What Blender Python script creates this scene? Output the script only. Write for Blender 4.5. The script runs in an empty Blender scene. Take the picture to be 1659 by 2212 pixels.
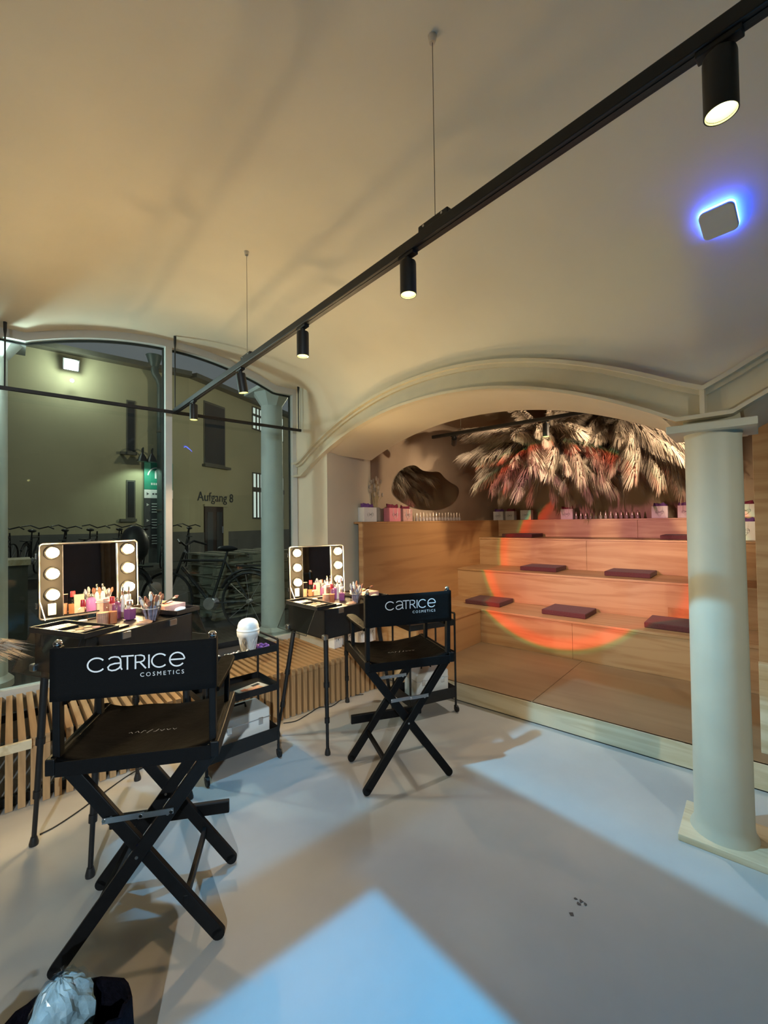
import bpy, math, random
from mathutils import Vector, Matrix
random.seed(7)
SC = bpy.context.scene
COL = SC.collection
# ------------------------------------------------------------------ camera
FPX, CXP, CYP, CAMH = 940.06, 829.5, 1106.0, 1.55
YAW, PITCH, ROLL, DELTA = 0.710547, 0.0224815, -0.0128085, 0.147409
fw = Vector((math.sin(YAW) * math.cos(PITCH), math.cos(YAW) * math.cos(PITCH), math.sin(PITCH)))
rt = Vector((math.cos(YAW), -math.sin(YAW), 0)); up = rt.cross(fw)
r2 = math.cos(ROLL) * rt + math.sin(ROLL) * up
u2 = -math.sin(ROLL) * rt + math.cos(ROLL) * up
cd = bpy.data.cameras.new('camera'); cam = bpy.data.objects.new('camera', cd); COL.objects.link(cam)
cam.matrix_world = Matrix(((r2.x, u2.x, -fw.x, 0), (r2.y, u2.y, -fw.y, 0), (r2.z, u2.z, -fw.z, CAMH), (0, 0, 0, 1)))
cd.sensor_fit = 'HORIZONTAL'; cd.sensor_width = 36.0; cd.lens = 36.0 * FPX / 1659.0
cd.clip_start = 0.02; cd.clip_end = 200
SC.camera = cam
# ------------------------------------------------------------------ colour management and night sky
SC.view_settings.view_transform = 'Standard'; SC.view_settings.look = 'None'
SC.view_settings.gamma = 1.0; SC.view_settings.exposure = 0.0
SC.view_settings.use_curve_mapping = False
wd = bpy.data.worlds.new('night_sky'); SC.world = wd; wd.use_nodes = True
wd.node_tree.nodes['Background'].inputs[0].default_value = (0.145, 0.150, 0.162, 1)
wd.node_tree.nodes['Background'].inputs[1].default_value = 1.0
CD, SD = math.cos(DELTA), math.sin(DELTA)
def W(u, v, z=0.0):            # platform frame (u into the niche, v along the steps) to world
    return Vector((u * CD - v * SD, u * SD + v * CD, z))
def px(x, y, z=0.0):           # photo pixel to the point at height z on its ray
    d = r2 * ((x - CXP) / FPX) - u2 * ((y - CYP) / FPX) + fw
    t = (z - CAMH) / d.z
    return Vector((d.x * t, d.y * t, z))
# ------------------------------------------------------------------ materials
def M(name, col, rough=0.6, metal=0.0, noise=0.0, nscale=8.0, bump=0.0, bscale=60.0, emit=None, estr=0.0, spec=0.5, coat=0.0, stretch=None, alpha=1.0, trans=0.0, sheen=0.0):
    m = bpy.data.materials.new(name); m.use_nodes = True
    nt = m.node_tree; b = nt.nodes['Principled BSDF']; L = nt.links.new
    b.inputs['Base Color'].default_value = (*col, 1); b.inputs['Roughness'].default_value = rough
    b.inputs['Metallic'].default_value = metal; b.inputs['Specular IOR Level'].default_value = spec
    b.inputs['Coat Weight'].default_value = coat; b.inputs['Transmission Weight'].default_value = trans
    b.inputs['Alpha'].default_value = alpha; b.inputs['Sheen Weight'].default_value = sheen
    if emit:
        b.inputs['Emission Color'].default_value = (*emit, 1); b.inputs['Emission Strength'].default_value = estr
    if noise or bump:
        tc = nt.nodes.new('ShaderNodeTexCoord'); mp = nt.nodes.new('ShaderNodeMapping')
        L(tc.outputs['Object'], mp.inputs['Vector'])
        if stretch: mp.inputs['Scale'].default_value = stretch
    if noise:
        n = nt.nodes.new('ShaderNodeTexNoise'); n.inputs['Scale'].default_value = nscale; n.inputs['Detail'].default_value = 6
        L(mp.outputs[0], n.inputs['Vector'])
        r = nt.nodes.new('ShaderNodeValToRGB')
        r.color_ramp.elements[0].position = 0.3; r.color_ramp.elements[1].position = 0.7
        r.color_ramp.elements[0].color = (*[c * (1 - noise) for c in col], 1)
        r.color_ramp.elements[1].color = (*[min(1, c * (1 + noise)) for c in col], 1)
        L(n.outputs['Fac'], r.inputs[0]); L(r.outputs[0], b.inputs['Base Color'])
    if bump:
        n2 = nt.nodes.new('ShaderNodeTexNoise'); n2.inputs['Scale'].default_value = bscale; n2.inputs['Detail'].default_value = 4
        L(mp.outputs[0], n2.inputs['Vector'])
        bp = nt.nodes.new('ShaderNodeBump'); bp.inputs['Strength'].default_value = bump; bp.inputs['Distance'].default_value = 0.01
        L(n2.outputs['Fac'], bp.inputs['Height']); L(bp.outputs[0], b.inputs['Normal'])
    return m
def wood(name, c1, c2, axis, rough=0.5, scale=3.0):
    m = bpy.data.materials.new(name); m.use_nodes = True
    nt = m.node_tree; b = nt.nodes['Principled BSDF']; L = nt.links.new
    tc = nt.nodes.new('ShaderNodeTexCoord'); mp = nt.nodes.new('ShaderNodeMapping')
    s = [14.0, 14.0, 14.0]; s[axis] = 1.1; mp.inputs['Scale'].default_value = s
    L(tc.outputs['Object'], mp.inputs['Vector'])
    n = nt.nodes.new('ShaderNodeTexNoise'); n.inputs['Scale'].default_value = scale * 0.35; n.inputs['Detail'].default_value = 7
    n.inputs['Distortion'].default_value = 1.6; L(mp.outputs[0], n.inputs['Vector'])
    r = nt.nodes.new('ShaderNodeValToRGB'); e = r.color_ramp.elements
    e[0].position = 0.36; e[0].color = (*c2, 1); e[1].position = 0.56; e[1].color = (*c1, 1)
    L(n.outputs['Fac'], r.inputs[0]); L(r.outputs[0], b.inputs['Base Color'])
    b.inputs['Roughness'].default_value = rough
    bp = nt.nodes.new('ShaderNodeBump'); bp.inputs['Strength'].default_value = 0.12; bp.inputs['Distance'].default_value = 0.004
    L(n.outputs['Fac'], bp.inputs['Height']); L(bp.outputs[0], b.inputs['Normal'])
    return m
def glassy(name, tint=(0.9, 0.93, 0.92), ior=1.45, rough=0.0, gain=1.0):      # thin pane: see-through plus mirror reflection
    m = bpy.data.materials.new(name); m.use_nodes = True
    nt = m.node_tree; nt.nodes.clear(); L = nt.links.new
    o = nt.nodes.new('ShaderNodeOutputMaterial'); mx = nt.nodes.new('ShaderNodeMixShader')
    t = nt.nodes.new('ShaderNodeBsdfTransparent'); t.inputs[0].default_value = (*tint, 1)
    g = nt.nodes.new('ShaderNodeBsdfGlossy'); g.inputs['Roughness'].default_value = rough
    f = nt.nodes.new('ShaderNodeFresnel'); f.inputs[0].default_value = ior
    k = nt.nodes.new('ShaderNodeMath'); k.operation = 'MULTIPLY'; k.inputs[1].default_value = gain; k.use_clamp = True
    ge = nt.nodes.new('ShaderNodeNewGeometry'); nb_ = nt.nodes.new('ShaderNodeMath'); nb_.operation = 'SUBTRACT'; nb_.inputs[0].default_value = 1.0; L(ge.outputs['Backfacing'], nb_.inputs[1])
    fm = nt.nodes.new('ShaderNodeMath'); fm.operation = 'MULTIPLY'; L(f.outputs[0], fm.inputs[0]); L(nb_.outputs[0], fm.inputs[1])
    L(fm.outputs[0], k.inputs[0]); L(k.outputs[0], mx.inputs[0]); L(t.outputs[0], mx.inputs[1]); L(g.outputs[0], mx.inputs[2]); L(mx.outputs[0], o.inputs[0])
    return m
PAINT = (0.66, 0.60, 0.47)
mt = {
 'plaster': M('cream_plaster', PAINT, 0.75, noise=0.05, nscale=1.6, bump=0.05, bscale=7),
 'beam': M('cream_painted_steel', (0.60, 0.54, 0.40), 0.42, noise=0.03, nscale=9, bump=0.05, bscale=30),
 'column': M('cream_column_paint', (0.56, 0.55, 0.44), 0.5, noise=0.04, nscale=5, bump=0.05, bscale=25),
 'clay': M('brown_clay_paint', (0.40, 0.305, 0.215), 0.8, noise=0.08, nscale=3, bump=0.05, bscale=12),
 'frame': M('pale_window_frame', (0.55, 0.56, 0.53), 0.45, noise=0.02, nscale=20),
 'blackmetal': M('black_powder_coat', (0.008, 0.008, 0.009), 0.48, noise=0.2, nscale=40),
 'blackwood': M('black_lacquered_wood', (0.0045, 0.0045, 0.005), 0.5, noise=0.25, nscale=30, spec=0.22),
 'blackcloth': M('black_canvas', (0.0035, 0.0035, 0.004), 0.85, bump=0.25, bscale=220, sheen=0.0, spec=0.2),
 'blackvinyl': M('black_vinyl', (0.0012, 0.0012, 0.0013), 0.62, bump=0.6, bscale=14, spec=0.05),
 'blackcase': M('black_case_laminate', (0.014, 0.014, 0.015), 0.42, noise=0.15, nscale=30, bump=0.06, bscale=150),
 'alu': M('brushed_aluminium', (0.62, 0.62, 0.63), 0.3, metal=1.0, noise=0.06, nscale=30),
 'chrome': M('chrome', (0.75, 0.75, 0.76), 0.12, metal=1.0, noise=0.02, nscale=10),
 'mirror': M('mirror_silver', (0.82, 0.84, 0.83), 0.015, metal=1.0, noise=0.01, nscale=2),
 'bulb': M('lit_bulb_glass', (1, 0.9, 0.75), 0.3, emit=(1.0, 0.71, 0.34), estr=335, noise=0.01),
 'spotlens': M('spot_lens', (1, 1, 1), 0.3, emit=(0.86, 0.95, 1.0), estr=26, noise=0.01),
 'spotinner': M('glowing_reflector', (0.80, 0.74, 0.30), 0.35, emit=(0.80, 0.86, 0.28), estr=0.5, noise=0.02, nscale=20),  # lamplight on the reflector is put in as its own glow
 'white': M('white_paper', (0.80, 0.79, 0.78), 0.6, noise=0.02, nscale=20),
 'whiteplastic': M('white_plastic', (0.82, 0.82, 0.80), 0.3, noise=0.02, nscale=10),
 'socket': M('ivory_socket', (0.72, 0.66, 0.55), 0.4, noise=0.02, nscale=10),
 'logo': M('white_print', (0.86, 0.86, 0.87), 0.6, noise=0.02, nscale=60),
 'print': M('grey_print', (0.10, 0.10, 0.11), 0.6, noise=0.02, nscale=60),
 'pink': M('pink_paper', (0.85, 0.30, 0.36), 0.5, noise=0.06, nscale=14),
 'rose': M('rose_card', (0.72, 0.42, 0.38), 0.5, noise=0.15, nscale=30),
 'red': M('red_plastic', (0.75, 0.05, 0.07), 0.3, noise=0.05, nscale=14),
 'orange': M('orange_card', (0.80, 0.24, 0.12), 0.45, noise=0.1, nscale=20),
 'peach': M('peach_powder', (0.80, 0.48, 0.34), 0.6, noise=0.2, nscale=40),
 'skin': M('beige_powder', (0.72, 0.50, 0.34), 0.6, noise=0.25, nscale=50),
 'purple': M('purple_felt', (0.14, 0.05, 0.24), 0.7, noise=0.3, nscale=50),
 'darkred': M('dark_red_tissue', (0.20, 0.015, 0.05), 0.7, noise=0.3, nscale=30),
 'violetliquid': M('violet_liquid', (0.42, 0.15, 0.48), 0.15, noise=0.05, nscale=9, trans=0.35),
 'amberliquid': M('amber_liquid', (0.85, 0.42, 0.22), 0.12, noise=0.04, nscale=9, trans=0.4),
 'clearplastic': glassy('clear_plastic', (0.93, 0.91, 0.91), 1.45, 0.08, 1.2),
 'acrylic': glassy('smoky_acrylic', (0.80, 0.82, 0.82), 1.45, 0.03, 1.0),
 'pane': glassy('window_pane', (0.80, 0.86, 0.84), 1.5, 0.0, 1.0),
 'film': glassy('crinkled_plastic_film', (0.88, 0.93, 0.97), 1.5, 0.15, 1.2),
 'tissueblue': M('blue_tissue', (0.36, 0.50, 0.56), 0.5, noise=0.4, nscale=14, bump=0.8, bscale=22),
 'fur': M('black_pile_fabric', (0.005, 0.0045, 0.008), 0.95, noise=0.5, nscale=60, bump=0.5, bscale=160, spec=0.05),
 'cushion': M('burgundy_felt', (0.105, 0.030, 0.036), 0.9, noise=0.2, nscale=90, bump=0.2, bscale=300, sheen=0.1),
 'plume': M('pampas_plume', (0.43, 0.355, 0.28), 0.85, noise=0.2, nscale=12),
 'stem': M('dry_stem', (0.45, 0.36, 0.20), 0.8, noise=0.2, nscale=12),
 'gold': M('champagne_cap', (0.72, 0.60, 0.50), 0.25, metal=0.9, noise=0.05, nscale=20),
 'nail': M('grey_bottle_glass', (0.42, 0.36, 0.34), 0.15, noise=0.15, nscale=20),
 'led': M('blue_led_ring', (0.05, 0.1, 1.0), 0.4, emit=(0.02, 0.07, 1.0), estr=60, noise=0.01),
 'apbody': M('access_point_shell', (0.50, 0.50, 0.48), 0.4, noise=0.02, nscale=12),
 'cable': M('black_cable', (0.008, 0.008, 0.009), 0.5, noise=0.1, nscale=40),
 'wire': M('steel_wire', (0.25, 0.22, 0.17), 0.4, metal=0.8, noise=0.05, nscale=20),
 'larch': wood('larch_slat', (0.50, 0.31, 0.15), (0.36, 0.205, 0.09), 1, 0.55, 2.0),
 'larchz': wood('larch_slat_upright', (0.50, 0.31, 0.15), (0.36, 0.205, 0.09), 2, 0.55, 2.0),
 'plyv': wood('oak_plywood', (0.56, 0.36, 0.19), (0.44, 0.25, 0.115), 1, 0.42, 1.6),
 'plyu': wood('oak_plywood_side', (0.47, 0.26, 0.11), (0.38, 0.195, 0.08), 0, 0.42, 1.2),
 'pine': wood('pale_pine_board', (0.74, 0.64, 0.45), (0.60, 0.48, 0.29), 1, 0.45, 2.6),
 'deck': wood('brown_deck_board', (0.30, 0.195, 0.105), (0.25, 0.155, 0.08), 1, 0.5, 0.6),
 'pallet': wood('grey_pallet_wood', (0.28, 0.27, 0.20), (0.20, 0.19, 0.14), 0, 0.8, 2.0),
 'facade': M('ochre_render', (0.42, 0.38, 0.24), 0.9, noise=0.08, nscale=0.6, bump=0.1, bscale=12),
 'facadegrey': M('grey_plinth_render', (0.13, 0.13, 0.12), 0.9, noise=0.1, nscale=1.5),
 'darkpane': M('dark_window', (0.03, 0.032, 0.035), 0.15, noise=0.1, nscale=3),
 'litpane': M('lit_window', (0.8, 0.85, 0.8), 0.4, emit=(0.80, 0.88, 0.82), estr=0.75, noise=0.05, nscale=2),
 'door': M('dark_brown_door', (0.035, 0.022, 0.017), 0.5, noise=0.2, nscale=6),
 'sill': M('zinc_sill', (0.10, 0.095, 0.075), 0.5, noise=0.1, nscale=8),
 'asphalt': M('dark_paving', (0.055, 0.055, 0.05), 0.85, noise=0.3, nscale=6, bump=0.2, bscale=30),
 'pipe': M('teal_downpipe', (0.06, 0.085, 0.08), 0.5, noise=0.1, nscale=8),
 'extcol': M('outdoor_column_paint', (0.56, 0.59, 0.57), 0.6, noise=0.06, nscale=5),
 'signgreen': M('sign_green', (0.02, 0.26, 0.17), 0.5, noise=0.03, nscale=4),
 'signdark': M('sign_charcoal', (0.045, 0.05, 0.055), 0.5, noise=0.05, nscale=4),
 'bike': M('bicycle_black', (0.015, 0.015, 0.016), 0.4, noise=0.1, nscale=20),
 'flood': M('floodlight_glass', (1, 1, 1), 0.3, emit=(0.9, 1.0, 0.97), estr=32, noise=0.01),
 'curtain': M('brown_curtain', (0.19, 0.12, 0.07), 0.9, noise=0.15, nscale=8),
 'plum': M('plum_grey_paint', (0.085, 0.070, 0.085), 0.85, noise=0.1, nscale=3),
 'panelblack': M('black_light_panel', (0.0045, 0.0038, 0.0035), 0.7, noise=0.1, nscale=9, spec=0.1),
 'vase': M('grey_vase', (0.24, 0.22, 0.20), 0.7, noise=0.1, nscale=10),
 'brush': M('blue_grey_brush_handle', (0.30, 0.32, 0.46), 0.25, noise=0.5, nscale=60),
 'tan': M('tan_bristle', (0.30, 0.13, 0.09), 0.8, noise=0.2, nscale=60),
}
def floor_material():
    m = bpy.data.materials.new('polished_screed'); m.use_nodes = True
    nt = m.node_tree; b = nt.nodes['Principled BSDF']; L = nt.links.new
    tc = nt.nodes.new('ShaderNodeTexCoord')
    n = nt.nodes.new('ShaderNodeTexNoise'); n.inputs['Scale'].default_value = 1.7; n.inputs['Detail'].default_value = 9; n.inputs['Roughness'].default_value = 0.6
    L(tc.outputs['Object'], n.inputs['Vector'])
    r = nt.nodes.new('ShaderNodeValToRGB'); e = r.color_ramp.elements
    e[0].position = 0.3; e[0].color = (0.44, 0.44, 0.43, 1); e[1].position = 0.7; e[1].color = (0.52, 0.515, 0.50, 1)
    L(n.outputs['Fac'], r.inputs[0]); L(r.outputs[0], b.inputs['Base Color'])
    n2 = nt.nodes.new('ShaderNodeTexNoise'); n2.inputs['Scale'].default_value = 5; n2.inputs['Detail'].default_value = 5
    L(tc.outputs['Object'], n2.inputs['Vector'])
    mr = nt.nodes.new('ShaderNodeMapRange'); mr.inputs['To Min'].default_value = 0.42; mr.inputs['To Max'].default_value = 0.62
    L(n2.outputs['Fac'], mr.inputs['Value']); L(mr.outputs[0], b.inputs['Roughness'])
    b.inputs['Specular IOR Level'].default_value = 0.35
    return m
mt['floor'] = floor_material()
# ------------------------------------------------------------------ mesh helpers
class MB:
    def __init__(s): s.v = []; s.f = []
    def add(s, vs, fs):
        k = len(s.v); s.v += [Vector(p) for p in vs]; s.f += [tuple(i + k for i in f) for f in fs]; return s
    def box(s, c, d, rz=0.0, rx=0.0, ry=0.0):
        c = Vector(c); h = [x / 2 for x in d]
        R = Matrix.Rotation(rz, 3, 'Z') @ Matrix.Rotation(ry, 3, 'Y') @ Matrix.Rotation(rx, 3, 'X')
        vs = [c + R @ Vector((x * h[0], y * h[1], z * h[2])) for x in (-1, 1) for y in (-1, 1) for z in (-1, 1)]
        return s.add(vs, [(0, 1, 3, 2), (4, 6, 7, 5), (0, 4, 5, 1), (2, 3, 7, 6), (0, 2, 6, 4), (1, 5, 7, 3)])
    def bar(s, a, b, w, t, ref=(0, 1, 0)):      # square bar from a to b; t along ref, w across
        a, b, ref = Vector(a), Vector(b), Vector(ref); d = (b - a).normalized()
        n = (ref - d * ref.dot(d)).normalized(); m = d.cross(n)
        vs = [p + n * (i * t / 2) + m * (j * w / 2) for p in (a, b) for i, j in ((-1, -1), (1, -1), (1, 1), (-1, 1))]
        return s.add(vs, [(0, 3, 2, 1), (4, 5, 6, 7), (0, 1, 5, 4), (1, 2, 6, 5), (2, 3, 7, 6), (3, 0, 4, 7)])
    def cyl(s, a, b, r0, r1=None, n=14, cap=True):
        r1 = r0 if r1 is None else r1; a, b = Vector(a), Vector(b); d = (b - a).normalized()
        x = d.orthogonal().normalized(); y = d.cross(x)
        vs = []
        for p, r in ((a, r0), (b, r1)):
            vs += [p + (x * math.cos(2 * math.pi * i / n) + y * math.sin(2 * math.pi * i / n)) * r for i in range(n)]
        fs = [(i, (i + 1) % n, n + (i + 1) % n, n + i) for i in range(n)]
        if cap: fs += [tuple(range(n - 1, -1, -1)), tuple(range(n, 2 * n))]
        return s.add(vs, fs)
    def lathe(s, prof, c=(0, 0, 0), n=20, sx=1.0, sy=1.0):
        c = Vector(c); vs = []
        for r, z in prof: vs += [c + Vector((r * sx * math.cos(2 * math.pi * i / n), r * sy * math.sin(2 * math.pi * i / n), z)) for i in range(n)]
        fs = []
        for k in range(len(prof) - 1): fs += [(k * n + i, k * n + (i + 1) % n, (k + 1) * n + (i + 1) % n, (k + 1) * n + i) for i in range(n)]
        fs += [tuple(range(n - 1, -1, -1)), tuple(range((len(prof) - 1) * n, len(prof) * n))]
        return s.add(vs, fs)
    def tube(s, pts, r, n=8):
        pts = [Vector(p) for p in pts]; vs = []; up0 = None
        for i, p in enumerate(pts):
            d = (pts[min(i + 1, len(pts) - 1)] - pts[max(i - 1, 0)]).normalized()
            x = d.orthogonal().normalized() if up0 is None else (up0 - d * up0.dot(d)).normalized()
            up0 = x; y = d.cross(x)
            rr = r[i] if isinstance(r, (list, tuple)) else r
            vs += [p + (x * math.cos(2 * math.pi * k / n) + y * math.sin(2 * math.pi * k / n)) * rr for k in range(n)]
        fs = []
        for i in range(len(pts) - 1): fs += [(i * n + k, i * n + (k + 1) % n, (i + 1) * n + (k + 1) % n, (i + 1) * n + k) for k in range(n)]
        fs += [tuple(range(n - 1, -1, -1)), tuple(range((len(pts) - 1) * n, len(pts) * n))]
        return s.add(vs, fs)
    def prism(s, poly, off):       # polygon of 3d points extruded by vector off
        off = Vector(off); n = len(poly); a = [Vector(p) for p in poly]
        return s.add(a + [p + off for p in a], [tuple(range(n - 1, -1, -1)), tuple(range(n, 2 * n))] + [(i, (i + 1) % n, n + (i + 1) % n, n + i) for i in range(n)])
    def sphere(s, c, r, n=14, m=8, sc=(1, 1, 1)):
        c = Vector(c); vs = []
        for j in range(1, m):
            t = math.pi * j / m
            vs += [c + Vector((r * sc[0] * math.sin(t) * math.cos(2 * math.pi * i / n), r * sc[1] * math.sin(t) * math.sin(2 * math.pi * i / n), r * sc[2] * math.cos(t))) for i in range(n)]
        k = len(vs); vs += [c + Vector((0, 0, r * sc[2])), c - Vector((0, 0, r * sc[2]))]
        fs = [(j * n + i, (j + 1) * n + i, (j + 1) * n + (i + 1) % n, j * n + (i + 1) % n) for j in range(m - 2) for i in range(n)]
        fs += [(k, i, (i + 1) % n) for i in range(n)] + [(k + 1, (m - 2) * n + (i + 1) % n, (m - 2) * n + i) for i in range(n)]
        return s.add(vs, fs)
    def ribbon(s, pts, w, z=0.0, closed=False):   # flat stroke in the xy plane
        P = [Vector((p[0], p[1])) for p in pts]; n = len(P); vs = []
        for i in range(n):
            a = P[i - 1] if (i > 0 or closed) else P[i]; b = P[(i + 1) % n] if (i < n - 1 or closed) else P[i]
            d = (b - a).normalized(); nn = Vector((-d.y, d.x)) * w / 2
            vs += [(P[i].x + nn.x, P[i].y + nn.y, z), (P[i].x - nn.x, P[i].y - nn.y, z)]
        return s.add(vs, [(2 * i, 2 * i + 1, 2 * i + 3, 2 * i + 2) for i in range(n - 1)])
    def mesh(s, name, smooth=False):
        me = bpy.data.meshes.new(name); me.from_pydata([tuple(p) for p in s.v], [], s.f); me.update()
        import bmesh
        bm = bmesh.new(); bm.from_mesh(me); bmesh.ops.recalc_face_normals(bm, faces=bm.faces); bm.to_mesh(me); bm.free()
        if smooth:
            me.polygons.foreach_set('use_smooth', [True] * len(me.polygons))
            try: me.set_sharp_from_angle(angle=math.radians(38))
            except Exception: pass
        return me
    def build(s, name, mat, parent=None, smooth=False, bevel=0.0):
        o = bpy.data.objects.new(name, s.mesh(name, smooth)); COL.objects.link(o)
        o.data.materials.append(mt[mat] if isinstance(mat, str) else mat)
        if parent: o.parent = parent
        if bevel:
            b = o.modifiers.new('soft_edges', 'BEVEL'); b.width = bevel; b.segments = 2; b.limit_method = 'ANGLE'
        return o
def tag(o, label, cat=None, group=None, kind=None):
    o['label'] = label
    if cat: o['category'] = cat
    if group: o['group'] = group
    if kind: o['kind'] = kind
    return o
def thing(name, loc, rz, label, cat, group=None):
    o = bpy.data.objects.new(name, None); COL.objects.link(o); o.empty_display_size = 0.1
    o.location = loc; o.rotation_euler = (0, 0, rz)
    return tag(o, label, cat, group)
def struct(o, label): return tag(o, label, None, None, 'structure')
def copy_tree(o, parent=None):
    c = o.copy(); COL.objects.link(c)
    if parent: c.parent = parent
    for ch in o.children: copy_tree(ch, c)
    return c
def text_mesh(s, size, spacing=1.0, align='CENTER', extrude=0.0004):
    cu = bpy.data.curves.new('lettering', 'FONT'); cu.body = s; cu.size = size; cu.space_character = spacing; cu.align_x = align; cu.extrude = extrude
    cu.resolution_u = 3
    o = bpy.data.objects.new('lettering', cu); COL.objects.link(o)
    dg = bpy.context.evaluated_depsgraph_get(); dg.update()
    me = bpy.data.meshes.new_from_object(o.evaluated_get(dg))
    bpy.data.objects.remove(o); bpy.data.curves.remove(cu)
    return me
def text(name, s, size, mat, parent, mat4, spacing=1.0, align='CENTER'):
    me = text_mesh(s, size, spacing, align); me.materials.clear(); me.materials.append(mt[mat])
    o = bpy.data.objects.new(name, me); COL.objects.link(o); o.parent = parent; o.matrix_local = mat4
    return o
def frame4(origin, x, y):          # placement whose local x and y follow the given directions
    x = Vector(x).normalized(); y = Vector(y); y = (y - x * y.dot(x)).normalized(); z = x.cross(y)
    return Matrix(((x.x, y.x, z.x, origin[0]), (x.y, y.y, z.y, origin[1]), (x.z, y.z, z.z, origin[2]), (0, 0, 0, 1)))
def light(name, kind, loc, col, power, parent=None, size=0.03, spot=None, blend=0.3, aim=None):
    d = bpy.data.lights.new(name, kind); d.energy = power; d.color = col; d.shadow_soft_size = size
    if kind == 'SPOT': d.spot_size = math.radians(spot); d.spot_blend = blend
    o = bpy.data.objects.new(name, d); COL.objects.link(o); o.location = loc
    if aim is not None:
        o.rotation_euler = (Vector(aim) - Vector(loc)).to_track_quat('-Z', 'Y').to_euler()
    if parent: o.parent = parent; o.matrix_parent_inverse = parent.matrix_world.inverted() if False else Matrix.Identity(4)
    return o
# ================================================================== ROOM SHELL
YW = 4.07                                   # window plane
ZS = 2.95                                   # springing of the shallow ceiling vault
def zwin(X):                                # ceiling line at the window (flat, cap, flat)
    k = (X - 1.065) / 0.985
    return ZS + (0.20 * (1 - k * k) if abs(k) < 1 else 0.0)
BA, BB = Vector((2.543, 0.580)), Vector((2.28, 4.08))     # line of the arched beam: column to window corner
bd = (BB - BA).normalized()
def beam_xy(v):                             # v measured as along the steps, 0.2 at the column
    return BA + bd * (v - 0.2) * 1.0008
def fold(v):                                # mirror the next bay onto this one
    return v if v >= 0.19 else 0.38 - v
def z_top(v):
    k = min(1, abs(fold(v) - 1.9) / 1.69); return 2.175 + 0.49 * (1 - k ** 2.05)
def z_bot(v):
    k = min(1, abs(fold(v) - 1.92) / 1.62); return 2.035 + 0.45 * (1 - k ** 2.1)
fl = MB().box((2.0, 0.0, -0.05), (13, 10, 0.1)).build('floor', 'floor'); struct(fl, 'pale polished screed floor of the salon')
st = MB()
for (x, y) in ((1243, 1942), (1256, 1947), (1264, 1953), (1235, 1975), (1250, 1952)):
    p = px(x, y); n = 7
    st.add([(p.x + random.uniform(.004, .012) * math.cos(6.28 * i / n), p.y + random.uniform(.004, .012) * math.sin(6.28 * i / n), 0.0012) for i in range(n)], [tuple(range(n))])
st.build('paint_fleck', 'signdark', fl)
# vaulted ceiling
vs_, fs_ = [], []
NV = 150; rows = []
for j in range(NV + 1):
    v = 3.75 - j * (3.75 + 3.9) / NV
    b = beam_xy(v); xb, yb, zb = b.x, b.y, z_top(v) - 0.005
    row = []
    P0 = Vector((xb, zb)); P3 = Vector((2.05, ZS)); P1 = Vector((xb - 0.02, zb + 0.62 * (ZS - zb))); P2 = Vector((2.05 + 0.42 * (xb - 2.05), ZS - 0.06))
    for i in range(13):
        t = i / 12; q = P0 * (1 - t) ** 3 + P1 * 3 * t * (1 - t) ** 2 + P2 * 3 * t * t * (1 - t) + P3 * t ** 3
        kk = max(0.0, min(1.0, (v - 3.15) / 0.45)); kk = kk * kk * (3 - 2 * kk)
        cp = Vector((xb - 0.01, zb + (ZS - zb) * min(1, t * 2))) if t <= 0.5 else Vector((xb - 0.01 + (2.05 - xb + 0.01) * (t * 2 - 1), ZS))
        q = q * (1 - kk) + cp * kk
        row.append((q.x, yb, q.y))
    for i in range(1, 25):
        X = 2.05 - i * 1.97 / 24; row.append((X, yb, zwin(X)))
    row.append((-0.20, yb, ZS))
    for i in range(1, 17):
        X = -0.20 - i * 1.97 / 16; k = (X + 1.185) / 0.985; row.append((X, yb, ZS + 0.20 * (1 - k * k)))
    row.append((-3.2, yb, ZS)); rows.append(row)
NC = len(rows[0])
for r in rows: vs_ += r
for j in range(NV):
    for i in range(NC - 1): fs_.append((j * NC + i, j * NC + i + 1, (j + 1) * NC + i + 1, (j + 1) * NC + i))
ce = MB().add(vs_, fs_).build('ceiling', 'plaster', None, True); struct(ce, 'cream plaster ceiling of shallow vaults')
MB().box((0.06, 0.4, ZS + 0.006), (0.006, 7.2, 0.008)).build('vault_seam', 'sill', ce)
# walls
wl = MB().box((-3.25, 0.2, 1.6), (0.1, 8.0, 3.2)).build('wall_left', 'plum'); struct(wl, 'dark plum grey end wall of the room')
wb = MB().box((1.6, -3.55, 1.6), (9.8, 0.1, 3.2)).build('wall_back', 'plum'); struct(wb, 'dark plum grey wall behind the makeup area')
ww = MB()
ww.box((-0.5, YW + 0.06, 0.165), (5.6, 0.14, 0.33))
for x0, x1 in ((-3.2, -2.54), (-0.26, -0.20), (2.28, 2.36)): ww.box(((x0 + x1) / 2, YW + 0.06, 1.7), (x1 - x0, 0.14, 3.4))
def head_wall(off):
    for i in range(31):
        xa = -0.20 + i * 0.08; xb = xa + 0.08
        za, zb = zwin(xa), zwin(xb)
        ww.prism([(xa + off, YW - 0.01, za), (xb + off, YW - 0.01, zb), (xb + off, YW - 0.01, 3.5), (xa + off, YW - 0.01, 3.5)], (0, 0.14, 0))
head_wall(0); head_wall(-2.34)
wwo = ww.build('wall_window', 'plaster'); struct(wwo, 'cream wall around the arched shop window')
P2_ = beam_xy(3.16); P3_ = W(3.62, 3.325); P4_ = W(3.62, 3.9)
pier = MB().prism([(2.285, 4.12, 0), (P2_.x, P2_.y, 0), (P3_.x, P3_.y, 0), (P4_.x, P4_.y, 0)], (0, 0, 3.0)).build('wall_pier', 'plaster')
struct(pier, 'cream plaster pier between shop window and seating niche')
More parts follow.
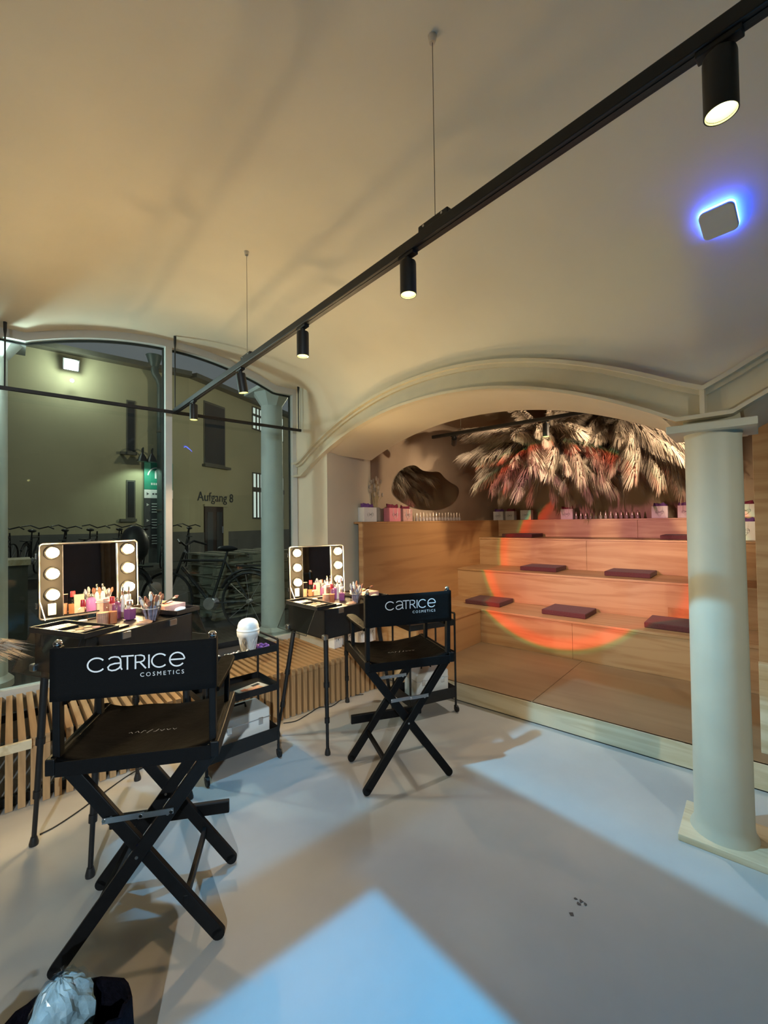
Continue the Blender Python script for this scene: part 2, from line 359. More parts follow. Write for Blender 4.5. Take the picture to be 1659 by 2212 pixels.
nl = MB().prism([W(3.3, 3.36), W(7.0, 3.36), W(7.0, 3.5), W(3.3, 3.5)], (0, 0, 3.1)).build('wall_niche_left', 'clay'); struct(nl, 'brown clay painted side wall of the niche')
nb = MB().prism([W(6.85, -3.2), W(7.0, -3.2), W(7.0, 3.5), W(6.85, 3.5)], (0, 0, 3.1)).build('wall_niche_back', 'clay'); struct(nb, 'brown clay painted rear wall of the niche')
nr = MB().prism([W(3.3, -3.2), W(7.0, -3.2), W(7.0, -3.35), W(3.3, -3.35)], (0, 0, 3.1)).build('wall_niche_right', 'clay'); struct(nr, 'brown clay painted far side wall of the niche')
nc = MB().prism([W(3.30, -3.3, 2.92), W(7.0, -3.3, 2.92), W(7.0, 3.5, 2.92), W(3.30, 3.5, 2.92)], (0, 0, 0.08)).build('ceiling_niche', 'clay'); struct(nc, 'brown painted ceiling above the niche')
# soffit of the arches and the spandrel above it
so = MB(); n = 120; vv = [3.2 - i * (3.2 + 3.0) / n for i in range(n + 1)]
vs, fs = [], []
for v in vv:
    b = beam_xy(v); back = W(3.5, v); zb = z_bot(v) + 0.012
    nearcol = abs(v - 0.19) < 0.17
    if nearcol: zb = 2.05
    vs += [(b.x + 0.01, b.y, zb), (back.x, back.y, zb), (back.x, back.y, 3.0)]
for i in range(n):
    a = 3 * i; fs += [(a, a + 1, a + 4, a + 3), (a + 1, a + 2, a + 5, a + 4)]
soo = so.add(vs, fs).build('wall_arch_soffit', 'plaster', None, True); struct(soo, 'cream plaster underside of the flat arches')
# arched steel beam: web, flanges, stiffener plates
tr = bpy.data.objects.new('trim_1', None); COL.objects.link(tr); struct(tr, 'cream painted arched steel beam carried by the column')
def sweep(profile_v, zf, dx0, dx1, dz0, dz1):
    m = MB(); vs, fs = [], []
    nrm = Vector((-bd.y, bd.x))       # towards the room
    if nrm.x > 0: nrm = -nrm
    for v in profile_v:
        b = beam_xy(v); z = zf(v)
        for d, dz in ((dx0, dz0), (dx1, dz0), (dx1, dz1), (dx0, dz1)):
            p = b + nrm * d; vs.append((p.x, p.y, z + dz))
    for i in range(len(profile_v) - 1):
        for k in range(4): fs.append((4 * i + k, 4 * i + (k + 1) % 4, 4 * i + 4 + (k + 1) % 4, 4 * i + 4 + k))
    fs += [(0, 1, 2, 3), tuple(4 * (len(profile_v) - 1) + k for k in (3, 2, 1, 0))]
    return m.add(vs, fs)
bay1 = [3.70, 3.62] + [3.54 - i * (3.54 - 0.30) / 60 for i in range(61)] + [0.19]
bay2 = [0.38 - v for v in bay1]
for bay in (bay1, bay2):
    w = MB(); vs, fs = [], []
    for v in bay:
        b = beam_xy(v); vs += [(b.x, b.y, z_bot(v)), (b.x, b.y, z_top(v)), (b.x + 0.012, b.y, z_top(v)), (b.x + 0.012, b.y, z_bot(v))]
    for i in range(len(bay) - 1):
        for k in range(4): fs.append((4 * i + k, 4 * i + (k + 1) % 4, 4 * i + 4 + (k + 1) % 4, 4 * i + 4 + k))
    w.add(vs, fs).build('beam_web', 'beam', tr, True)
    sweep(bay, z_top, -0.01, 0.05, -0.018, 0.004).build('top_flange', 'beam', tr, True)
    sweep(bay, lambda v: z_top(v) - 0.02, -0.005, 0.022, -0.022, 0.004).build('fillet', 'beam', tr, True)
    sweep(bay, z_bot, -0.01, 0.05, -0.010, 0.010).build('bottom_flange', 'beam', tr, True)
nrm = Vector((-1, 0)) if bd.y > 0 else Vector((1, 0))
for v in (0.19, 3.685):
    b = beam_xy(v); MB().box((b.x - 0.022, b.y, (z_bot(v) + z_top(v)) / 2), (0.05, 0.02, z_top(v) - z_bot(v))).build('stiffener_plate', 'beam', tr)
# ------------------------------------------------------------------ window: frame and panes
def window(name, off, label):
    w = bpy.data.objects.new(name, None); COL.objects.link(w); w.location = (off, 0, 0); struct(w, label)
    y0, dy = YW - 0.035, 0.07
    tp = MB(); N = 62
    for i in range(N):
        xa = -0.20 + i * 2.48 / N; xb = xa + 2.48 / N
        za, zb = zwin(xa), zwin(xb)
        tp.prism([(xa, y0, za - 0.062), (xb, y0, zb - 0.062), (xb, y0, zb + 0.002), (xa, y0, za + 0.002)], (0, dy, 0))
    tp.build('head_frame', 'frame', w)
    for xa, xb in ((-0.20, -0.155), (1.012, 1.064), (2.232, 2.28)):
        zc = zwin((xa + xb) / 2) - 0.055
        MB().box(((xa + xb) / 2, YW, (0.34 + zc) / 2), (xb - xa, dy, zc - 0.34)).build('upright', 'frame', w)
    MB().box((1.04, YW, 0.372), (2.48, dy + 0.01, 0.075)).build('bottom_rail', 'frame', w)
    gk = MB()
    for xa, xb in ((-0.155, 1.012), (1.064, 2.232)):
        N2 = 24; poly = [(xa, YW + 0.004, 0.405), (xb, YW + 0.004, 0.405)] + [(xb - i * (xb - xa) / N2, YW + 0.004, zwin(xb - i * (xb - xa) / N2) - 0.058) for i in range(N2 + 1)]
        MB().prism(poly, (0, 0.008, 0)).build('pane', 'pane', w)
        for X in (xa + 0.006, xb - 0.006):
            MB().box((X, YW + 0.03, 1.75), (0.012, 0.02, 2.66)).build('gasket', 'blackmetal', w)
        g = MB()
        for i in range(N2):
            x1 = xa + i * (xb - xa) / N2; x2 = xa + (i + 1) * (xb - xa) / N2
            g.prism([(x1, YW + 0.02, zwin(x1) - 0.076), (x2, YW + 0.02, zwin(x2) - 0.076), (x2, YW + 0.02, zwin(x2) - 0.060), (x1, YW + 0.02, zwin(x1) - 0.060)], (0, 0.02, 0))
        g.build('gasket', 'blackmetal', w)
    return w
window('window_1', 0.0, 'arched two-pane shop window with pale frame')
window('window_2', -2.34, 'second arched shop window beyond the left jamb')
# ================================================================== COLUMN
cc = W(2.69, 0.170)
col = thing('column', (cc.x, cc.y, 0), DELTA, 'round cream column on a square plinth in front of the steps', 'column')
MB().box((0, 0, 0.016), (0.33, 0.335, 0.032)).build('plinth', 'pine', col, bevel=0.003)
MB().lathe([(0.136, 0.032), (0.134, 0.04), (0.122, 0.062), (0.1185, 0.09), (0.117, 0.5), (0.115, 1.3), (0.114, 1.94), (0.118, 1.962)], n=48).build('shaft', 'column', col, True)
MB().box((0, 0, 1.980), (0.33, 0.345, 0.036)).build('abacus', 'column', col, bevel=0.004)
MB().box((-0.01, 0, 2.020), (0.14, 0.22, 0.045)).build('bearing_plate', 'column', col)
# ================================================================== STEPPED SEATING
ts = thing('stepped_seating', (0, 0, 0), DELTA, 'oak plywood stepped seating filling the niche behind the column', 'seating')
Z0, Z1, Z2, Z3, Z4 = 0.155, 0.533, 0.912, 1.303, 1.552
U0, U1, U2, U3, U4 = 3.267, 4.53, 5.14, 5.76, 6.38
VL, VR, VB = 3.13, 0.025, 2.465
def slab(name, u0, u1, v0, v1, z0, z1, mat, bev=0.002):
    return MB().box(((u0 + u1) / 2, (v0 + v1) / 2, (z0 + z1) / 2), (u1 - u0, v1 - v0, z1 - z0)).build(name, mat, ts, bevel=bev)
slab('front_board', U0, U0 + 0.02, -2.6, VL, 0.008, Z0, 'pine')
slab('shadow_gap', U0 + 0.006, U0 + 0.02, -2.6, VL, 0.0, 0.008, 'blackmetal', 0)
slab('deck_board', U0 + 0.002, U1, -2.6, 1.36, Z0 - 0.02, Z0, 'deck'); slab('deck_board', U0 + 0.002, U1, 1.363, VL, Z0 - 0.02, Z0, 'deck')
for nm, u, za, zb, seam, vmax in (('r', U1, Z0, Z1, 1.45, VB), ('r', U2, Z1, Z2, 0.42, VL), ('r', U3, Z2, Z3, 1.65, VL), ('r', U4, Z3, Z4, 1.2, VL)):
    slab('riser_panel', u, u + 0.02, VR, seam - 0.001, za, zb - 0.02, 'plyv', 0.0015); slab('riser_panel', u, u + 0.02, seam + 0.001, vmax, za, zb - 0.02, 'plyv', 0.0015)
for u, u1, z in ((U1, U2, Z1), (U2, U3, Z2), (U3, U4, Z3), (U4, 6.845, Z4)):
    slab('seat_panel', u - 0.012, u1, VR, VL, z - 0.021, z, 'plyv')
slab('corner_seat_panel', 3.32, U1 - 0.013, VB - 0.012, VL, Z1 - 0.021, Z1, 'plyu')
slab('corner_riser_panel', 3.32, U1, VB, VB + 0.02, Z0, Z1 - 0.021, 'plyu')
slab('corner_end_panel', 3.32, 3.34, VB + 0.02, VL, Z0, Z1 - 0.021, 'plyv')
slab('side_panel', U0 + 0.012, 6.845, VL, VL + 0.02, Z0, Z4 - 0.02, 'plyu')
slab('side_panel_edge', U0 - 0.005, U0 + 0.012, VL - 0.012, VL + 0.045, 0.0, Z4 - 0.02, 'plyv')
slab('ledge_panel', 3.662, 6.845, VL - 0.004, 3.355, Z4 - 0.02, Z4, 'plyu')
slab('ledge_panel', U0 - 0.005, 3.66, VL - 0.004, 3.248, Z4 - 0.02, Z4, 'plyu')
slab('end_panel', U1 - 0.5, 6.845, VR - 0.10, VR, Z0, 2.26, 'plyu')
slab('end_post', U1 - 0.56, U1 - 0.5, VR - 0.12, VR + 0.005, Z0, 2.26, 'plyv')
slab('low_end_board', 3.42, 3.47, -0.02, 0.03, Z0, 0.68, 'pine')
slab('access_hatch', U2 - 0.004, U2, 0.42, 0.72, Z1 + 0.02, Z1 + 0.13, 'plyu', 0.001)
# cushions
cush = MB(); N = 10
cm = MB().box((0, 0, 0.026), (0.40, 0.45, 0.052))
def cushion(u, v, z, lab, rz=0.0):
    o = cm.build('seat_cushion', 'cushion', None, bevel=0.009); p = W(u, v, z + 0.0005); o.location = p; o.rotation_euler = (0, 0, DELTA + rz)
    tag(o, lab, 'cushion', 'burgundy seat cushions on the steps')
cushion(4.91, 2.55, Z1, 'burgundy felt cushion in the corner of the lowest step', 0.03)
cushion(4.88, 1.59, Z1, 'burgundy felt cushion in the middle of the lowest step')
cushion(4.86, 0.62, Z1, 'burgundy felt cushion on the lowest step behind the column')
cushion(5.53, 2.11, Z2, 'burgundy felt cushion at the corner end of the middle step', 0.02)
cushion(5.53, 1.12, Z2, 'burgundy felt cushion on the middle step next to the column')
cushion(6.10, 2.62, Z3, 'burgundy felt cushion at the corner end of the top step', -0.02)
cushion(6.10, 0.66, Z3, 'burgundy felt cushion on the top step behind the column')
# ================================================================== SLATTED BENCH
be = thing('slatted_bench', (0, 0, 0), 0, 'long larch slat bench below the shop window', 'bench')
tsl = MB().box((0, 0, 0), (0.033, 1.0, 0.05)).mesh('slat'); tsl.materials.append(mt['larch'])
fsl = MB().box((0, 0, 0), (0.033, 0.05, 0.32)).mesh('slat'); fsl.materials.append(mt['larchz'])
BH = 0.375; i = 0; X = -1.4
while X < 2.70:
    yb = 4.02
    if X > 2.27: yb = min(yb, 3.535 + (X - 2.321) * 0.20 - 0.012)
    a = bpy.data.objects.new('slat', tsl); COL.objects.link(a); a.parent = be
    y0 = 3.152; a.location = (X, (y0 + yb) / 2, BH - 0.025); a.scale = (1, yb - y0, 1); a.rotation_euler = (0, 0, random.uniform(-.003, .003))
    b = bpy.data.objects.new('slat', fsl); COL.objects.link(b); b.parent = be; b.location = (X, 3.177, 0.163)
    X += 0.054
MB().box((0.64, 3.30, 0.30), (4.12, 0.04, 0.05)).build('bearer', 'blackmetal', be); MB().box((0.42, 3.80, 0.30), (3.7, 0.04, 0.05)).build('bearer', 'blackmetal', be)
MB().box((0.64, 3.225, 0.03), (4.12, 0.03, 0.05)).build('bearer', 'blackmetal', be)
MB().box((-0.62, 3.140, 0.345), (1.44, 0.022, 0.05)).build('front_rail', 'pine', be, bevel=0.003)
# ================================================================== LIGHT TRACKS
tk = thing('light_track', (1.05, 0, 2.5), 0, 'long black lighting track hung on thin wires down the middle of the vault', 'light track')
MB().box((0, 1.17, 0), (0.036, 5.46, 0.036)).build('rail', 'blackmetal', tk, bevel=0.003)
MB().box((0, 1.20, -0.0185), (0.012, 5.40, 0.003)).build('slot', 'blackcase', tk)
for Y in (2.43, 0.945, -1.0):
    zc = zwin(1.05) - 2.5
    MB().cyl((0, Y, 0.02), (0, Y, zc), 0.0014, n=6).build('wire', 'wire', tk)
    MB().lathe([(0.010, zc - 0.022), (0.012, zc - 0.012), (0.016, zc + 0.002)], (0, Y, 0), n=14).build('ceiling_rose', 'alu', tk, True)
    h = MB().box((0, Y, 0.026), (0.030, 0.13, 0.026)).build('hanger_clip', 'blackmetal', tk, bevel=0.004)
    for s in (-0.04, 0.04): MB().cyl((-0.016, Y + s, 0.030), (-0.0135, Y + s, 0.030), 0.004, n=10).build('screw', 'alu', h)
ct = thing('cross_bar_track', (0, 3.915, 2.495), 0, 'thin black rail hung across the shop window on three rods', 'light track')
MB().box((0.62, 0, 0), (3.28, 0.022, 0.026)).build('rail', 'blackmetal', ct, bevel=0.002)
for X, zt in ((-0.03, 0.46), (1.055, 0.65), (2.232, 0.47)):
    MB().tube([(X, 0, 0.01), (X, 0, zt - 0.10), (X, 0, zt - 0.06), (X, 0, zt)], [0.0045, 0.0055, 0.010, 0.011], 10).build('rod', 'blackmetal', ct, True)
MB().tube([(2.25, 0, 0.01), (2.252, 0, 0.40), (2.242, 0, 0.46)], 0.002, 6).build('cord', 'wire', ct)
def gobo(lo, h, Lx, Ly, parts):
    """added mask that shapes the emitted light into rectangles: parts = (gain, xmin, xmax, ymin, ymax, softness) on the floor"""
    d = lo.data; d.use_nodes = True; nt = d.node_tree; L = nt.links.new; em = nt.nodes['Emission']
    tc = nt.nodes.new('ShaderNodeTexCoord'); sp = nt.nodes.new('ShaderNodeSeparateXYZ'); L(tc.outputs['Normal'], sp.inputs[0])
    def mth(op, a, b):
        n = nt.nodes.new('ShaderNodeMath'); n.operation = op
        for k, q in enumerate((a, b)):
            if isinstance(q, (int, float)): n.inputs[k].default_value = q
            else: L(q, n.inputs[k])
        return n.outputs[0]
    def sm(val, e0, e1):
        n = nt.nodes.new('ShaderNodeMapRange'); n.interpolation_type = 'SMOOTHSTEP'
        n.inputs['From Min'].default_value = min(e0, e1); n.inputs['From Max'].default_value = max(e0, e1)
        n.inputs['To Min'].default_value = 0 if e0 < e1 else 1; n.inputs['To Max'].default_value = 1 if e0 < e1 else 0
        L(val, n.inputs['Value']); return n.outputs[0]
    fx = mth('ADD', mth('MULTIPLY', mth('DIVIDE', sp.outputs[0], sp.outputs[2]), -h), Lx)
    fy = mth('ADD', mth('MULTIPLY', mth('DIVIDE', sp.outputs[1], sp.outputs[2]), -h), Ly)
    tot = None
    for g, x0, x1, y0, y1, s in parts:
        m = mth('MULTIPLY', mth('MULTIPLY', sm(fx, x0 - s, x0 + s), sm(fx, x1 + s, x1 - s)), mth('MULTIPLY', sm(fy, y0 - s, y0 + s), sm(fy, y1 + s, y1 - s)))
        m = mth('MULTIPLY', m, g); tot = m if tot is None else mth('ADD', tot, m)
    L(tot, em.inputs['Strength'])  # patch outlines are put into the lamp's emission
COOL = (0.30, 0.64, 1.0)
def spotlight(p, label, tilt=(0, 0), power=6, cone=70, col=COOL, lit=True, name='track_spotlight', r=0.0285, ln=0.115):
    t = thing(name, p, 0, label, 'spotlight', 'black cylinder spotlights on the tracks')
    MB().box((0, 0, -0.006), (0.026, 0.075, 0.012)).build('adapter', 'blackmetal', t, bevel=0.002)
    MB().cyl((0, 0, -0.012), (0, 0, -0.03), 0.012).build('swivel', 'blackmetal', t, True)
    b = MB(); n = 32; prof = [(r * 0.96, 0), (r, -0.006), (r, -ln), (r - 0.002, -ln), (r - 0.003, -ln + 0.005)]
    vs, fs = [], []
    for rr, z in prof: vs += [(rr * math.cos(2 * math.pi * i / n), rr * math.sin(2 * math.pi * i / n), z) for i in range(n)]
    for k in range(len(prof) - 1): fs += [(k * n + i, k * n + (i + 1) % n, (k + 1) * n + (i + 1) % n, (k + 1) * n + i) for i in range(n)]
    fs.append(tuple(range(n)))
    body = b.add(vs, fs).build('housing', 'blackmetal', t, True); body.location = (0, 0, -0.028); body.rotation_euler = (tilt[0], tilt[1], 0)
    vs, fs = [], []
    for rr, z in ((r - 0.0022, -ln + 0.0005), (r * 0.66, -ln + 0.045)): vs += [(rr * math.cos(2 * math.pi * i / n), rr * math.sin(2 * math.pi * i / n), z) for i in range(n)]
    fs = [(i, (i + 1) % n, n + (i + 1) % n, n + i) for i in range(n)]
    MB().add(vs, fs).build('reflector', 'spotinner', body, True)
    MB().cyl((0, 0, -ln + 0.047), (0, 0, -ln + 0.045), r * 0.68, n=24).build('lens', 'spotlens' if lit else 'darkpane', body)
    if lit:
        q = Matrix.Rotation(tilt[1], 3, 'Y') @ Matrix.Rotation(tilt[0], 3, 'X') @ Vector((0, 0, -ln - 0.004))
        lo = light('lamp_light', 'SPOT', q + Vector((0, 0, -0.028)), col, power, t, 0.018, cone, 0.5)
        return t, lo, Vector(p) + q + Vector((0, 0, -0.028))
    return t, None, None
ZT = 2.4815
spotlight((1.05, 3.41, ZT), 'black cylinder spotlight nearest the window rail', power=44, cone=115, col=(1.0, 0.66, 0.36))
_, lo, q = spotlight((1.05, 2.53, ZT), 'black cylinder spotlight slightly tilted beside the first wire hanger', (0.0, -0.16), power=80, cone=130, col=(0.15, 0.58, 1.0))
gobo(lo, q.z, q.x, q.y, [(1.0, 0.36, 1.55, 1.87, 3.3, 0.06)])
_, lo, q = spotlight((1.05, 1.795, ZT), 'black cylinder spotlight midway between the two wire hangers', power=230, cone=168, col=(0.24, 0.66, 1.0))
gobo(lo, q.z, q.x, q.y, [(1.0, 2.2, 3.98, -40.0, 1.84, 0.045), (0.42, 4.33, 60.0, -60.0, 1.84, 0.045)])
_, lo, q = spotlight((1.05, 1.075, ZT), 'black cylinder spotlight just beside the second wire hanger', power=11, cone=140, col=(0.25, 0.55, 1.0))
gobo(lo, q.z, q.x, q.y, [(0.55, 0.1, 2.15, -1.0, 1.655, 0.03)])
_, lo, q = spotlight((1.05, 0.195, ZT), 'black cylinder spotlight with bright white lens near the track end', power=340, cone=150, col=(0.02, 0.48, 1.0))
gobo(lo, q.z, q.x, q.y, [(1.0, -1.5, 1.177, -2.0, 1.46, 0.035), (0.12, 1.177, 2.4, -2.0, 1.66, 0.10)])
spotlight((1.05, -0.70, ZT), 'added unseen black spotlight on the track behind the camera', power=6, cone=70)  # extra head added out of view as a light source
rtk = thing('fill_light_track', (0, 0, 0), 0, 'added unseen black track behind the camera carrying the fill spotlights', 'light track')
MB().box((0.0, -2.5, 2.5), (5.0, 0.036, 0.036)).build('rail', 'blackmetal', rtk, bevel=0.003)  # unseen track, added to carry the fill spotlights
for X in (-2.0, 0.0, 2.0): MB().cyl((X, -2.5, 2.51), (X, -2.5, zwin(X) if X > 0.08 else 2.96), 0.002, n=6).build('wire', 'wire', rtk)
def aimed(p, aim, label, power, cone, col):  # added fill lamps behind the camera that brighten the room
    d_ = (Vector(aim) - Vector(p)).normalized(); ry = math.atan2(-d_.x, -d_.z); rx = math.asin(max(-1, min(1, d_.y)))
    t, lo, q = spotlight(p, label, (rx, ry), power=power, cone=cone, col=col)
    lo.rotation_euler = d_.to_track_quat('-Z', 'Y').to_euler(); lo.data.spot_blend = 0.9; lo.data.shadow_soft_size = 0.03
aimed((-1.6, -2.5, ZT), (0.9, 4.0, 0.55), 'added unseen fill spotlight aimed at the makeup stations', 690, 50, (0.80, 0.94, 1.0))
aimed((0.2, -2.5, ZT), (3.1, 0.9, 0.9), 'added unseen fill spotlight aimed at the column and the seating', 200, 40, (1.0, 0.95, 0.74))
# niche track
nt_ = W(3.88, 0, 2.45)
ntk = thing('niche_light_track', (0, 0, 0), DELTA, 'short black lighting track below the niche ceiling', 'light track')
MB().box((3.88, 1.45, 2.452), (0.034, 2.4, 0.034)).build('rail', 'blackmetal', ntk, bevel=0.003)
for v in (0.7, 2.3): MB().cyl((3.88, v, 2.47), (3.88, v, 2.92), 0.003, n=6).build('wire', 'wire', ntk)
pw = W(3.88, 1.43, 2.435)
spotlight(pw, 'black cylinder spotlight shining straight down in the niche', power=58, cone=108, col=(1.0, 0.92, 0.78))
pw = W(3.88, 2.38, 2.435)
tg = W(5.35, 3.36, 1.75); dd_ = (tg - pw).normalized()
t_, lo_, q_ = spotlight(pw, 'black cylinder spotlight turned sideways in the niche', (math.asin(dd_.y), math.atan2(-dd_.x, -dd_.z)), power=34, cone=85, col=(1.0, 0.78, 0.55))
lo_.rotation_euler = dd_.to_track_quat('-Z', 'Y').to_euler(); lo_.data.spot_blend = 0.9
pw = W(3.88, 0.72, 2.435); tg = W(5.2, 3.36, 1.9); dd_ = (tg - pw).normalized()  # extra head added out of sight to brighten the niche side wall
t_, lo_, q_ = spotlight(pw, 'added hidden spotlight above the arch edge brightening the wavy mirror wall', (math.asin(dd_.y), math.atan2(-dd_.x, -dd_.z)), power=150, cone=85, col=(1.0, 0.76, 0.50))
lo_.rotation_euler = dd_.to_track_quat('-Z', 'Y').to_euler(); lo_.data.spot_blend = 0.9
pw = W(3.88, 0.36, 2.435); tg = W(6.85, 1.3, 1.62); dd_ = (tg - pw).normalized()  # second extra head, added to brighten the niche rear wall
t_, lo_, q_ = spotlight(pw, 'added hidden spotlight above the arch edge brightening the rear ledge wall', (math.asin(dd_.y), math.atan2(-dd_.x, -dd_.z)), power=150, cone=75, col=(1.0, 0.76, 0.50))
lo_.rotation_euler = dd_.to_track_quat('-Z', 'Y').to_euler(); lo_.data.spot_blend = 0.9
# wireless access point with blue light ring
apx, apy = 2.46, 0.545
ap = thing('wireless_access_point', (0, 0, 0), 0, 'pale rounded square access point glowing blue on the ceiling vault', 'access point')
def rsq(hw, r, n=6):
    pts = []
    for cx, cy, a0 in ((hw - r, hw - r, 0), (-(hw - r), hw - r, 90), (-(hw - r), -(hw - r), 180), (hw - r, -(hw - r), 270)):
        pts += [(cx + r * math.cos(math.radians(a0 + 90 * k / n)), cy + r * math.sin(math.radians(a0 + 90 * k / n))) for k in range(n + 1)]
    return pts
MB().prism([(x, y, 0.018) for x, y in rsq(0.062, 0.022)], (0, 0, 0.016)).build('shell', 'apbody', ap, bevel=0.004)
MB().prism([(x, y, 0.008) for x, y in rsq(0.0635, 0.023)], (0, 0, 0.010)).build('light_ring', 'led', ap)
MB().prism([(x, y, 0.0) for x, y in rsq(0.05, 0.02)], (0, 0, 0.010)).build('mount', 'apbody', ap)
zz = Vector((-0.56, 0, -0.83)).normalized(); yy = Vector((0, 1, 0)); xx = yy.cross(zz)
ap.matrix_world = Matrix(((xx.x, yy.x, zz.x, 2.286), (xx.y, yy.y, zz.y, 0.442), (xx.z, yy.z, zz.z, 2.826), (0, 0, 0, 1)))
# sunset projection lamp (throws the red disc with a rainbow rim onto the steps)
sp_ = W(-0.5, 2.4)
sl = thing('sunset_lamp', (sp_.x, sp_.y, 0), 0, 'black projection lamp on a tall stand near the left window', 'lamp')
MB().lathe([(0.16, 0), (0.16, 0.012), (0.02, 0.03), (0.012, 0.05)], n=28).build('base', 'blackmetal', sl, True)
MB().cyl((0, 0, 0.03), (0, 0, 2.30), 0.011).build('pole', 'blackmetal', sl, True)
axis = (W(1, 0) * 0.971 + W(0, 1) * (-0.134)); axis.z = -0.196; axis.normalize()
hd = MB().cyl((0, 0, 2.35) - axis * 0.09 if False else Vector((0, 0, 2.35)) - axis * 0.09, Vector((0, 0, 2.35)) + axis * 0.03, 0.04, n=24).build('lamp_head', 'blackmetal', sl, True)
MB().cyl(Vector((0, 0, 2.35)) + axis * 0.030, Vector((0, 0, 2.35)) + axis * 0.034, 0.032, n=24).build('lens', 'amberliquid', hd)
so_ = light('lamp_light', 'SPOT', Vector((0, 0, 2.35)) + axis * 0.045, (1, 1, 1), 1700, sl, 0.012, 25.0, 0.0)
so_.rotation_euler = axis.to_track_quat('-Z', 'Y').to_euler()
d = so_.data; d.use_nodes = True; nt = d.node_tree; em = nt.nodes['Emission']; L = nt.links.new
tc = nt.nodes.new('ShaderNodeTexCoord'); s3 = nt.nodes.new('ShaderNodeSeparateXYZ'); L(tc.outputs['Normal'], s3.inputs[0])
ab = nt.nodes.new('ShaderNodeMath'); ab.operation = 'ABSOLUTE'; L(s3.outputs[2], ab.inputs[0])
ac = nt.nodes.new('ShaderNodeMath'); ac.operation = 'ARCCOSINE'; L(ab.outputs[0], ac.inputs[0])
mr = nt.nodes.new('ShaderNodeMapRange'); mr.inputs['From Max'].default_value = math.radians(12.0); L(ac.outputs[0], mr.inputs['Value'])
rp = nt.nodes.new('ShaderNodeValToRGB'); L(mr.outputs[0], rp.inputs[0]); e = rp.color_ramp.elements
e[0].position = 0.0; e[0].color = (0.42, 0.185, 0.24, 1); e[1].position = 1.0; e[1].color = (0, 0, 0, 1)
for pos, c in ((0.60, (0.46, 0.17, 0.21, 1)), (0.84, (0.52, 0.13, 0.11, 1)), (0.895, (1.0, 0.10, 0.06, 1)), (0.945, (0.9, 0.12, 0.05, 1)), (0.958, (0.25, 0.20, 0.04, 1)), (0.972, (0.02, 0.22, 0.09, 1)), (0.990, (0.0, 0.08, 0.06, 1))):
    q = e.new(pos); q.color = c
L(rp.outputs[0], em.inputs['Color'])
